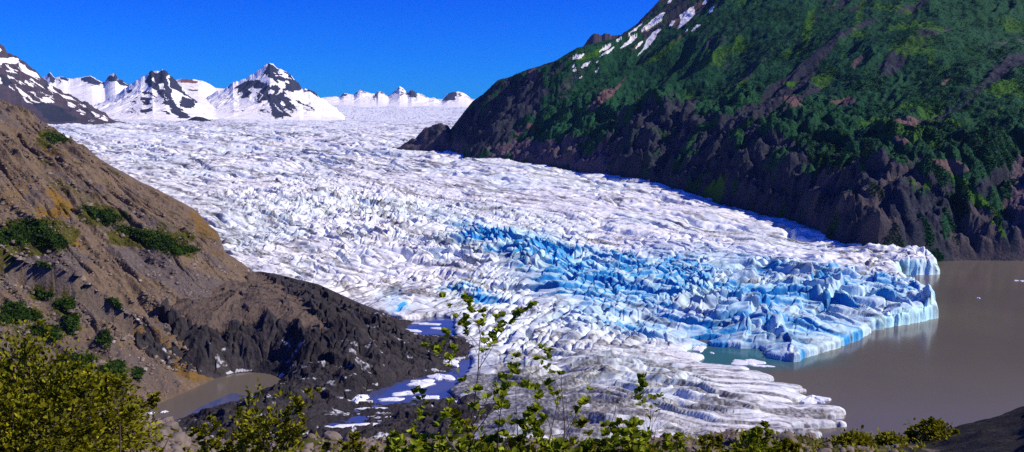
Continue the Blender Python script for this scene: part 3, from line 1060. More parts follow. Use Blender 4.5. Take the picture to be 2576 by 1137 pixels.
A_ROCK = ("290,290 340,210 372,150 400,170 450,175 520,145 560,180 620,240 680,305 730,365 790,435 860,485 930,545 880,540 830,485 740,435 640,375 570,330 600,400 600,470 640,520 690,580 760,640 830,690 740,705 690,700 650,660 600,640 590,590 560,560 480,540 440,555 520,500 470,460 440,400 400,370 360,340;"
          "690,520 740,460 860,500 865,575 820,595 700,570; 250,410 290,395 350,400 420,440 470,470 430,465 350,430 310,440; 160,470 300,468 450,490 340,502 380,552 310,545 250,515 300,500; 80,400 150,375 160,400 130,425 90,410; -10,425 60,388 45,422;"
          "240,605 400,578 370,620 300,652 245,635; 90,560 140,580 250,672 200,642; 75,622 150,630 205,667; 480,603 560,630 600,670 540,652; 130,500 200,510 210,525 150,522; 400,655 430,650 425,662; 640,650 760,690 820,690 700,705")
A_HOLE = "455,320 500,310 520,390 480,385; 385,258 405,255 430,292 400,290; 548,230 578,222 582,330 560,330; 500,420 540,470 575,505 560,500 510,450"
B_ROCK = ("1365,320 1500,260 1560,256 1690,320 1840,358 1830,400 1760,450 1690,460 1700,500 1640,520 1560,540 1600,490 1555,497 1590,430 1510,400 1480,470 1395,478 1420,410 1355,432 1370,370 1315,362;"
          "1895,345 1960,278 2020,266 2070,306 2095,370 2040,385 2010,410 1870,400 1850,360; 1690,460 1780,435 1870,400 1960,500 2045,632 1980,600 1960,580 2012,662 1900,590 1860,570 1982,692 1880,670 1870,712 1790,712 1730,670 1740,610 1720,540 1700,500;"
          "1960,480 2060,500 2180,570 2257,617 2220,622 2100,545 2080,552 2040,535 2010,500; 2070,582 2130,590 2228,624 2190,618; 1588,608 1650,600 1732,642 1640,630; 1588,648 1672,682 1620,667; 1600,700 1640,715 1832,714 1700,720; 2095,385 2190,382 2262,428 2292,478 2364,517 2270,467 2200,412;"
          "1620,560 1650,545 1655,570; 1380,620 1430,598 1420,615; 1198,470 1320,468 1260,478; 1310,360 1350,320 1362,350; 2100,662 2180,650 2130,660; 1240,350 1300,300 1320,296 1270,345")
B_HOLE = "1470,385 1530,350 1560,375 1630,380 1600,420 1510,405; 1700,410 1740,375 1780,390 1760,435 1700,432; 1640,400 1625,480 1600,500; 1770,530 1820,590 1880,650 1810,600; 1830,500 1900,560 1860,550"
B_TOP = "1690,110 1720,70 1760,95 1800,122 1900,178 1962,205 2015,268 1890,345 1905,300 1840,280 1820,330 1760,260 1690,230 1610,205 1660,170 1680,150"
C_RED = "690,258 760,255 900,265 890,300 800,290 700,292"
C_SPK = "740,330 900,340 1000,350 980,380 860,400 760,380; 640,262 700,258 720,330 690,330; 900,270 990,290 1060,335 1110,368 1040,350 960,320; 1120,365 1200,362 1190,380 1130,392"
D_ROCK = ("380,248 440,180 500,200 470,225 400,252; 580,212 620,165 640,195; 830,250 880,195 900,140 930,172 890,200 862,250 850,290; 930,172 970,178 1042,242 1000,222; 1268,160 1300,158 1302,240 1280,205;"
          "1300,200 1350,132 1420,195 1422,282 1400,240 1320,240; 1748,308 1830,195 1870,168 1960,158 1955,210 1922,300 1880,282; 1630,240 1670,245 1705,285; 1460,190 1500,205 1580,252 1540,245; 640,165 720,160 760,180 700,190")
D_SPK = "1085,195 1190,85 1252,145 1272,215 1200,240 1150,200"
D_RED = "1978,180 2000,190 2035,242 1968,232; 2060,215 2105,230 2192,297 2150,282; 400,215 440,195 430,240 395,245; 500,208 520,215 490,215; 690,165 740,168 700,195"
E_ROCK = ("618,482 640,415 670,388 710,445 748,480 722,538 690,532 650,472; 745,500 800,542 822,542 790,500; 790,462 850,460 900,486 935,520 880,512 820,512; 1088,492 1150,455 1220,450 1290,486 1350,526 1412,572 1340,572 1240,572 1180,546 1110,532;"
          "1385,532 1440,476 1500,424 1540,408 1572,455 1590,495 1640,505 1700,555 1765,572 1660,597 1600,582 1570,532 1490,542 1450,512")
E_HOLE = "1490,430 1525,420 1520,465 1490,455; 1568,455 1578,450 1580,520; 755,470 800,460 800,510 830,540 770,500"
L_SNOW = ("-60,180 100,210 200,205 262,215 272,270 200,302 80,287 -60,290; 250,278 330,318 400,378 490,408 528,482 440,455 330,402 270,342; 60,298 130,345 245,388 180,394 120,362; 200,308 330,398 525,500 420,462 280,382; 65,390 180,392 245,432 150,412; 98,433 180,468 192,497 130,477;"
          "210,508 270,528 345,580 270,562; 325,503 400,538 472,587 400,577 340,532; 350,476 430,516 520,556 605,627 540,594 440,552; 212,568 300,636 380,706 450,776 545,806 460,803 380,748 300,722 240,622; 128,568 180,618 212,667 150,612; 308,743 380,778 465,828 380,812;"
          "390,653 460,663 500,736 600,768 745,822 640,812 560,784 480,722; 570,738 680,736 742,812 650,803; 640,556 700,596 775,656 795,692 720,664 650,604; 520,658 620,696 712,720 620,717; 640,638 690,662 702,692; 790,688 900,716 1000,766 1095,802 1000,783 880,762; 890,788 950,818 1034,880 960,862 900,822;"
          "1050,828 1130,838 1155,867 1090,852; 1040,893 1110,918 1158,972 1100,952; 1210,923 1260,928 1290,968 1344,975 1300,1002 1250,962; 1320,1020 1380,983 1455,1052 1390,1047; 1190,1045 1240,1040 1280,1065; -60,470 0,480 55,545 20,560 -60,530; -60,320 30,325 0,335; -30,60 20,70 40,95 0,130")
L_FOREST = "430,822 560,803 800,858 900,948 1025,988 1035,1055 660,1066 540,940; 0,430 100,470 200,560 100,590 0,540; 1160,905 1210,920 1300,1005 1240,1000; 640,500 560,480 620,560 640,640 560,640"


def build_peaks():
    spk = lambda lo, hi: (lambda a, b: np.where((a > lo) & (b < hi), .85, 0))
    peak('snow_peak', R2, "-700,520 -250,560 0,420 130,330 200,270 250,235 300,228 330,205 372,158 400,178 450,178 520,153 560,188 620,246 680,308 730,368 790,432 860,488 930,540 1000,600 1060,660 1200,760",
         7200, 2300, 700, M_PEAK, .01, 285, 640, 50, painter(('rock', 'red'), [('rock', polys(R2, A_ROCK), .95), ('rock', polys(R2, A_HOLE), 0.0)]), 501)
    peak('snow_peak', R2, "900,560 1000,470 1100,420 1200,370 1260,340 1300,300 1360,300 1460,240 1560,190 1640,140 1690,100 1720,78 1760,100 1800,125 1900,180 1960,210 2010,262 2050,290 2080,340 2095,372 2180,385 2260,430 2300,480 2370,517 2450,570 2576,640",
         8400, 2900, 800, M_PEAK, .01, 320, 760, 60,
         painter(('rock', 'red'), [('rock', polys(R2, B_TOP), spk(.40, .66)), ('rock', polys(R2, B_ROCK), .95), ('rock', polys(R2, B_HOLE), 0.0)]), 531)
    peak('snow_ridge', R2, "-1400,330 -1100,330 -800,350 -450,380 -300,390 0,420 300,380 560,300 640,265 700,260 760,262 900,270 990,295 1050,330 1100,365 1150,370 1200,372 1300,340 1500,300 2000,400 2400,520",
         9800, 3900, 800, M_PEAK, .01, 380, 1700, 40,
         painter(('rock', 'red'), [('red', polys(R2, C_RED), .8), ('rock', polys(R2, C_SPK), spk(.5, .55)), ('red', polys(R2, C_SPK), spk(.56, .5))]), 561)
    peak('snow_ridge', R3, "-1500,420 -900,380 -200,330 0,290 210,245 300,235 380,245 440,190 500,205 580,210 620,170 660,150 720,165 800,190 880,195 900,150 930,165 970,180 1040,240 1090,190 1150,140 1190,95 1230,120 1270,160 1300,190 1350,140 1400,180 1440,190 1500,210 1580,255 1650,245 1720,290 1760,290 1830,200 1900,175 1980,165 2080,210 2190,295 2350,320 2900,330",
         13500, 4600, 900, M_PEAK, .01, 560, 560, 30,
         painter(('rock', 'red'), [('rock', polys(R3, D_ROCK), .9), ('rock', polys(R3, D_SPK), spk(.45, .6)), ('red', polys(R3, D_RED), .8)]), 591, res=(620, 260))
    peak('snow_ridge', R1, "-600,300 300,420 560,490 620,445 640,420 670,395 710,450 740,475 790,460 850,465 900,490 940,495 1090,475 1150,460 1220,455 1290,490 1350,530 1400,540 1440,480 1470,450 1500,430 1540,415 1570,460 1590,500 1640,510 1700,560 1760,572 1850,600 2200,700 2600,900",
         10500, 4300, 800, M_PEAK, .01, 330, 1900, 36,
         painter(('rock', 'red'), [('rock', polys(R1, E_ROCK), .9), ('rock', polys(R1, E_HOLE), 0.0)]), 611)
    peak('snowy_mountain', R1, "-900,-260 -500,-200 -200,-90 0,45 60,90 100,140 180,185 250,200 280,250 370,310 470,380 540,450 600,500 660,550 740,610 850,680 950,710 1080,790 1180,800 1280,880 1400,960 1480,1030 1560,1080 1700,1120",
         5200, 2000, 900, M_LMOUNT, .005, 200, 640, 45,
         painter(('snow', 'forest'), [('forest', polys(R1, L_FOREST), .9), ('snow', polys(R1, L_SNOW), 1.0)]), 641)
    peak('rock_island', R2, "560,790 650,768 760,735 830,700 880,683 950,690 1020,715 1075,748 1150,790", 5600, 160, 160, M_LMOUNT, .004, 225, 70, 5,
         painter(('snow', 'forest'), [('forest', polys(None, "300,200 700,200 700,400 300,400"), .9)]), 671, res=(140, 60))
    peak('rocky_summit', R4, "50,820 150,722 250,602 330,512 400,460 460,460 500,488 540,455 590,455 620,485 700,480 800,470 950,450 1300,500", 3900, 700, 400, M_LMOUNT, .005, 330, 420, 30,
         painter(('snow', 'forest'), [('forest', polys(None, "1000,0 1100,0 1100,1"), .0)]), 691, res=(260, 120))


# ------------------------------------------------------------------ thickets and boulders on the left slope
# picture point, half width, half height, label
THICKETS = [
    (75, 598, 100, 34, 'largest dark green thicket on the brown slope, at the left edge under the ochre scar'),
    (255, 545, 52, 18, 'dark green thicket at the upper end of the long strip on the brown slope'),
    (375, 603, 92, 20, 'long dark green thicket running down the brown slope towards the ice edge'),
    (455, 632, 42, 13, 'dark green thicket at the lower tip of the long strip, nearest the ice'),
    (140, 352, 38, 14, 'small dark thicket high on the brown slope near its skyline'),
    (110, 746, 26, 10, 'small green thicket topmost of the group above the big olive bush'),
    (168, 772, 26, 17, 'round green thicket right of the topmost small one above the olive bush'),
    (45, 795, 56, 24, 'wide green thicket at the left picture edge above the olive bush'),
    (118, 842, 40, 18, 'flat green thicket directly above the top of the olive bush'),
    (180, 818, 20, 24, 'upright green thicket between the round one and the flat one'),
    (263, 858, 16, 20, 'lone upright green thicket in the middle of the brown slope'),
    (292, 784, 17, 9, 'small lone green thicket high on the bare brown slope'),
    (200, 918, 46, 18, 'bright green thicket on the slope right of the olive bush top'),
    (288, 935, 34, 22, 'green thicket above the pond shore, right end of the lower row'),
    (348, 943, 12, 14, 'tiny green thicket nearest the pond shore on the brown slope')]


def build_thickets():
    for u, v, a, b, lab in THICKETS:
        p = hit(u, v)
        if p is None:
            continue
        n = int(60 + a * b * .55)
        pts, uk, vk = [], [], []
        ang = RNG.uniform(0, 6.283, n)
        rr = np.sqrt(RNG.uniform(0, 1, n)) * (.75 + .35 * np.sin(ang * 3 + u)) * np.where(RNG.uniform(0, 1, n) < .22, RNG.uniform(1, 1.9, n), 1)
        tilt = .35 if a > 2 * b else 0
        uu = u + rr * np.cos(ang) * a
        vv = v + rr * np.sin(ang) * b + (uu - u) * tilt * (1 if a > 50 and u > 200 else .2)
        for q, w in zip(uu, vv):
            m = hit(q, w)
            if m and abs(m[1] - p[1]) < 120:
                pts.append(m)
                uk.append(q)
                vk.append(w)
        if not pts:
            continue
        P = np.array(pts) - np.array(p)
        uk, vk = np.array(uk), np.array(vk)
        tone = np.clip(.42 + fbm(P[:, 0] / 5 + u, P[:, 1] / 5, 701, 2) * .5 - .25, 0, 1)
        o = clumps('thicket', P + np.array([0, 0, .6]), RNG.uniform(.7, 2.0, len(P)) * np.clip(1.35 - .5 * (np.hypot((uk - u) / a, (vk - v) / b)), .4, 1.1), tone, M_THICKET, 9)
        o.location = p
        tag(o, lab, 'thicket', 'green thickets on the brown slope')


def rock_mesh(seed, squash=.65, sub=2):
    import bmesh
    bm = bmesh.new()
    bmesh.ops.create_icosphere(bm, subdivisions=sub, radius=1)
    rg = random.Random(seed)
    cuts = [(rg.gauss(0, 1), rg.gauss(0, 1), rg.gauss(0, 1), rg.uniform(.55, .85)) for _ in range(7)]
    for vtx in bm.verts:
        x, y, z = vtx.co
        for a, b, c, q in cuts:
            L = math.sqrt(a * a + b * b + c * c)
            dd = (x * a + y * b + z * c) / L
            if dd > q:
                k = (dd - q)
                x, y, z = x - a / L * k, y - b / L * k, z - c / L * k
        j = 1 + rg.uniform(-.04, .04)
        vtx.co = (x * j, y * j, z * j * squash)
    me = bpy.data.meshes.new('boulder')
    bm.to_mesh(me)
    bm.free()
    me.materials.append(M_ROCK)
    return me


def tube(V, Fc, pts, rad, k=5):
    base = len(V)
    n = len(pts)
    pts = [np.asarray(p, float) for p in pts]
    for i, p in enumerate(pts):
        d = pts[min(i + 1, n - 1)] - pts[max(i - 1, 0)]
        d = d / (np.linalg.norm(d) + 1e-9)
        a = np.cross(d, [.3, .9, .2])
        a /= np.linalg.norm(a) + 1e-9
        b = np.cross(d, a)
        for j in range(k):
            w = 2 * math.pi * j / k
            V.append(p + (a * math.cos(w) + b * math.sin(w)) * rad[i])
    for i in range(n - 1):
        for j in range(k):
            A, B = base + i * k + j, base + i * k + (j + 1) % k
            Fc.append((A, B, B + k, A + k))
    Fc.append(tuple(base + (n - 1) * k + j for j in range(k)))


# ------------------------------------------------------------------ near bank
EDGE_U = [-500, 0, 200, 340, 420, 500, 650, 800, 1100, 1700, 1950, 2100, 2200, 2350, 2420, 2480, 2575, 2750, 3200]
EDGE_V = [1000, 1010, 1030, 1046, 1066, 1092, 1106, 1108, 1112, 1108, 1103, 1097, 1092, 1086, 1074, 1056, 1026, 940, 600]
EDGE_D = [13, 13, 13, 14, 14, 15, 15, 15, 15, 17, 19, 21, 22, 24, 24, 24, 24, 22, 20]
_t, _r = ray(EDGE_U, EDGE_V)
E_T, E_R, E_D = np.array(_t), np.array(_r), np.array(EDGE_D, float)


def bank(x, y):
    y = np.maximum(y, .5)
    t = x / y
    d = np.interp(t, E_T, E_D)
    ze = CAMZ + np.interp(t, E_T, E_R) * d
    z0 = 148.35
    w = y / d
    z = np.where(w < 1, z0 + (ze - z0) * w, ze - (y - d) * .95)
    rise = sst(.56, .95, t) * 8 * sst(0, .6, w) * (w < 1.6)
    z = z + (fbm(x / 1.6, y / 1.6, 801, 4) - .5) * .5 * sst(1.02, .5, np.abs(w - .45)) + (fbm(x / .4, y / .4, 803, 3) - .5) * .12
    return z


def stones(name, P, sz, mat):
    n = len(P)
    base = np.array([[-1, -1, -.5], [1, -1, -.5], [1, 1, -.5], [-1, 1, -.5], [-.6, -.6, .7], [.7, -.5, .6], [.5, .7, .8], [-.7, .5, .6]])
    fq = np.array([[0, 1, 5, 4], [1, 2, 6, 5], [2, 3, 7, 6], [3, 0, 4, 7], [4, 5, 6, 7]])
    yaw = RNG.uniform(0, 6.28, n)
    B = base[None] * RNG.uniform(.6, 1.35, (n, 8, 3)) * sz[:, None, None]
    cx = B[..., 0] * np.cos(yaw)[:, None] - B[..., 1] * np.sin(yaw)[:, None]
    cy = B[..., 0] * np.sin(yaw)[:, None] + B[..., 1] * np.cos(yaw)[:, None]
    V = np.stack([cx + P[:, :1], cy + P[:, 1:2], B[..., 2] * .8 + P[:, 2:] + .2 * sz[:, None]], 2).reshape(-1, 3)
    Q = (fq[None] + (np.arange(n) * 8)[:, None, None]).reshape(-1, 4)
    g = mesh_from(name, V, quads=Q, mat=mat, smooth=False)
    g['kind'] = 'stuff'
    return g


def build_bank():
    tans = np.linspace(-1.6, 1.9, 700)
    deps = steps((.7, 30, .07), (30, 60, 1), (60, 330, 8))
    T, D, X, Y = grid(tans, deps)
    Z = bank(X, Y)
    g = sst(.52, .68, fbm(X / 1.3, Y / 1.3, 811, 3)) * .75
    o = grid_mesh('ground', X, Y, Z, np.ones(Z.shape, bool), M_GROUND, {'green': g, 'black': sst(.47, .53, T + (fbm(X / 2, Y / 2, 813, 3) - .5) * .1) * sst(2, 6, X)})  # 'black' mask: painted shade over the right end of the bank
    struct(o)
    # stones lying on the bank: a few big ones, and the small ones nobody could count
    meshes = [rock_mesh(s) for s in range(5)]
    spots = [(835, 1095, 15, .20), (1760, 1122, 15, .16), (1850, 1112, 17, .2), (1975, 1112, 18, .22), (2040, 1108, 19, .16), (2120, 1100, 20, .26), (2230, 1103, 20, .2), (1700, 1118, 15, .12),
             (430, 1085, 13, .14), (480, 1110, 13, .17), (395, 1068, 13, .1), (2075, 1125, 16, .14), (1900, 1128, 14, .12), (620, 1112, 14, .13)]
    labs = ['dark rounded boulder left of the middle bush on the bank edge', 'grey stone on the bank right of the bare twigs', 'brown angular boulder below the small bush on the bank', 'grey boulder on the bank under the low tip of the ice',
            'flat stone on the bank edge just right of the ice tip', 'largest dark boulder on the bank edge before the lake', 'pale boulder on the bank just before the black shade', 'small stone on the bank beside the thin right sapling',
            'brown stone on the gravel right of the big olive bush', 'larger brown stone at the foot of the gravel by the olive bush', 'small stone topmost on the gravel right of the olive bush', 'dark stone on the grassy bank below the largest boulder',
            'small brown stone low on the bank below the ice tip', 'rounded stone on the bank between the olive bush and middle bush']
    for i, ((u, v, d, s), lab) in enumerate(zip(spots, labs)):
        o2 = bpy.data.objects.new('boulder', meshes[i % 5])
        C.objects.link(o2)
        t, r = ray(u, v)
        z = float(bank(np.array([t * d]), np.array([d]))[0])
        o2.location = (t * d, d, z + s * .2)
        o2.scale = (s * random.uniform(.9, 1.3), s, s * random.uniform(.7, 1.1))
        o2.rotation_euler = (random.uniform(-.3, .3), random.uniform(-.3, .3), random.uniform(0, 6))
        tag(o2, lab, 'boulder', 'boulders on the near bank')
    n = 7000
    tt = RNG.uniform(-.75, .8, n)
    dd = RNG.uniform(5, 1, n) if False else np.interp(tt, E_T, E_D) * RNG.uniform(.35, 1.04, n)
    ok = tt < .47
    tt, dd = tt[ok], dd[ok]
    n = len(tt)
    px, py = tt * dd, dd
    pz = bank(px, py)
    sz = np.clip(RNG.lognormal(-3.4, .55, n), .012, .12)
    stones('gravel', np.stack([px, py, pz], 1), sz, M_ROCK)
    # grass and low herbs along the bank edge
    n = 5200
    uu = np.concatenate([RNG.uniform(1690, 2330, 3400), RNG.uniform(300, 1700, 1800)])
    tt, _ = ray(uu, uu * 0 + 1100)
    dd = np.interp(tt, E_T, E_D) * RNG.uniform(.72, 1.02, n)
    ok = fbm(tt * 70, dd * .8, 821, 3) > .52
    tt, dd = tt[ok], dd[ok]
    px, py = tt * dd, dd
    pz = bank(px, py)
    n = len(px)
    L = RNG.uniform(.04, .13, n) * (1 + .5 * sst(16, 24, dd))
    th = RNG.uniform(0, 6.28, n)
    lean = RNG.uniform(.2, 1.1, n)
    w = RNG.uniform(.008, .02, n)
    ax, ay = np.cos(th), np.sin(th)
    p0 = np.stack([px, py, pz - .02], 1)
    side = np.stack([-ay, ax, 0 * ax], 1) * w[:, None]
    mid = p0 + np.stack([ax * lean * L * .4, ay * lean * L * .4, L * .6], 1)
    tip = p0 + np.stack([ax * lean * L, ay * lean * L, L], 1)
    V = np.stack([p0 - side, p0 + side, mid + side * 1.6, tip, mid - side * 1.6], 1).reshape(-1, 3)
    Q = (np.array([[0, 1, 2, 4], [4, 2, 3, 3]])[None] + (np.arange(n) * 5)[:, None, None]).reshape(-1, 4)
    Q1 = Q[0::2]
    tone = np.repeat(np.clip(RNG.normal(.5, .25, n), 0, 1), 5)
    tri = np.stack([np.arange(n) * 5 + 4, np.arange(n) * 5 + 2, np.arange(n) * 5 + 3], 1)
    g = mesh_from('grass', V, [tuple(q) for q in Q1] + [tuple(q) for q in tri], mat=M_LEAF_OLIVE, attrs={'tone': tone}, smooth=False)
    g['kind'] = 'stuff'


# ------------------------------------------------------------------ near plants
def leaf_mesh(name, P, Dr, Sz, tone, mat, parent):
    """ovate leaves, folded a little along the midrib; P base, Dr direction, Sz length"""
    n = len(P)
    P, Dr = np.asarray(P), np.asarray(Dr)
    Dr = Dr / np.linalg.norm(Dr, axis=1)[:, None]
    side = np.cross(Dr, RNG.normal(0, .5, (n, 3)) + np.array([0, 0, 1.0]))
    side /= np.linalg.norm(side, axis=1)[:, None] + 1e-9
    up = np.cross(side, Dr)
    s = np.asarray(Sz)[:, None]
    w = s * RNG.uniform(.30, .42, (n, 1))
    f = RNG.uniform(.05, .22, (n, 1)) * s
    c = RNG.uniform(-.25, .05, (n, 1)) * s
    V = np.stack([P, P + Dr * s * .3 + side * w * .85 + up * f, P + Dr * s * .68 + side * w * .8 + up * (f + c * .5), P + Dr * s + up * c,
                  P + Dr * s * .68 - side * w * .8 + up * (f + c * .5), P + Dr * s * .3 - side * w * .85 + up * f, P + Dr * s * .5 + up * c * .2], 1)
    V = V.reshape(-1, 3)
    tr = np.array([[0, 1, 2], [0, 2, 6], [6, 2, 3], [0, 6, 4], [0, 4, 5], [6, 3, 4]])
    Q = (tr[None] + (np.arange(n) * 7)[:, None, None]).reshape(-1, 3)
    return mesh_from(name, V, quads=Q, mat=mat, parent=parent, attrs={'tone': np.repeat(np.clip(tone, 0, 1), 7)}, smooth=False)


def grow(V, Fc, L, p, d, length, rad, depth, rg, spread=.75, leafy=1.0, lsize=.045, gap=.5, bare=False, root=None):
    """a bending shoot with side shoots; leaves gathered at L as (point, direction, size)"""
    n = max(3, int(length / .09))
    pts, rads = [np.array(p, float)], [rad]
    d = np.array(d, float)
    for i in range(n):
        d = d + np.array([rg.gauss(0, .09), rg.gauss(0, .09), rg.gauss(.03, .05)])
        d /= np.linalg.norm(d)
        pts.append(pts[-1] + d * length / n)
        rads.append(rad * (1 - .75 * (i + 1) / n))
    kk = 5 if rad > .004 else 4
    first = len(V)
    tube(V, Fc, pts, rads, kk)
    if root is not None:
        Fc.append((root, first, first + 1))
    for i in range(1, n + 1):
        f = i / n
        if depth > 0 and f > .25 and rg.random() < gap:
            a = rg.uniform(0, 6.283)
            sd = d * .6 + np.array([math.cos(a), math.sin(a), .35]) * spread
            grow(V, Fc, L, pts[i], sd / np.linalg.norm(sd), length * rg.uniform(.22, .42) * (1.15 - .5 * f), rads[i] * .65, depth - 1, rg, spread, leafy, lsize, gap, bare, first + i * kk)
        if not bare and (depth <= 1) and f > (.15 if depth == 0 else .45):
            for _ in range(int(leafy + rg.random())):
                a = rg.uniform(0, 6.283)
                ld = d * .7 + np.array([math.cos(a), math.sin(a), rg.uniform(-.3, .6)])
                L.append((pts[i] + np.array([rg.gauss(0, .006)] * 3), ld, lsize * rg.uniform(.55, 1.2)))
    if not bare:
        for _ in range(int(3 * leafy)):
            a = rg.uniform(0, 6.283)
            L.append((pts[-1], d * .8 + np.array([math.cos(a), math.sin(a), rg.uniform(-.2, .5)]), lsize * rg.uniform(.6, 1.1)))


def plant(name, label, cat, base, shoots, leafmat, stemmat, seed, group=None, leafy=2.0, lsize=.045, gap=.5, depth=2, bare=False, tone=.5, spread=.75, stem_name='branches', leaf_name='foliage', few=0, fill=None):
    """shoots: (offset x, offset y, lean x, lean y, length, radius)"""
    rg = random.Random(seed)
    o = thing(name, label, cat, base, group)
    V, Fc, L = [np.array([0, 0, -.12])], [], []
    for ox, oy, lx, ly, ln, rad in shoots:
        dd = np.array([lx, ly, 1.0])
        grow(V, Fc, L, (ox, oy, -.05), dd / np.linalg.norm(dd), ln, rad, depth, rg, spread, leafy, lsize, gap, bare, 0)
    mesh_from(stem_name, V, Fc, mat=stemmat, parent=o)
    if few and not L:
        for k in range(few):
            v = V[rg.randrange(len(V) // 2, len(V))]
            L.append((v, np.array([rg.gauss(0, 1), rg.gauss(0, 1), .4]), lsize * rg.uniform(.6, 1.1)))
    if fill:
        # the outer leaves of a dense crown, in tufts over an uneven dome
        rx, ry, rz, nt, per = fill
        for _ in range(nt):
            a, q = rg.uniform(0, 6.283), math.acos(rg.uniform(.02, 1))
            lump = .80 + .30 * math.sin(3 * a + seed) * math.sin(2.3 * q + seed) + rg.uniform(-.18, .10)
            nrm = np.array([math.cos(a) * math.sin(q), math.sin(a) * math.sin(q), math.cos(q)])
            c = nrm * np.array([rx, ry, rz]) * lump
            for _ in range(per):
                L.append((c + np.array([rg.gauss(0, 1), rg.gauss(0, 1), rg.gauss(0, 1)]) * lsize * .8, nrm * .8 + np.array([rg.gauss(0, .6), rg.gauss(0, .6), rg.gauss(.25, .5)]), lsize * rg.uniform(.6, 1.15)))
    if L:
        P = np.array([q[0] for q in L])
        tn = tone + RNG.normal(0, .2, len(P)) + .25 * (fbm(P[:, 0] * 6 + seed, P[:, 2] * 6, seed, 2) - .5)
        leaf_mesh(leaf_name, P, np.array([q[1] for q in L]), np.array([q[2] for q in L]), tn, leafmat, o)
    return o


def ground_at(u, d):
    t, _ = ray(u, 1100)
    x = float(t * d)
    return x, d, float(bank(np.array([x]), np.array([float(d)]))[0])


def hgt(u, v, d, z):
    return dpt(u, v, d)[2] - z


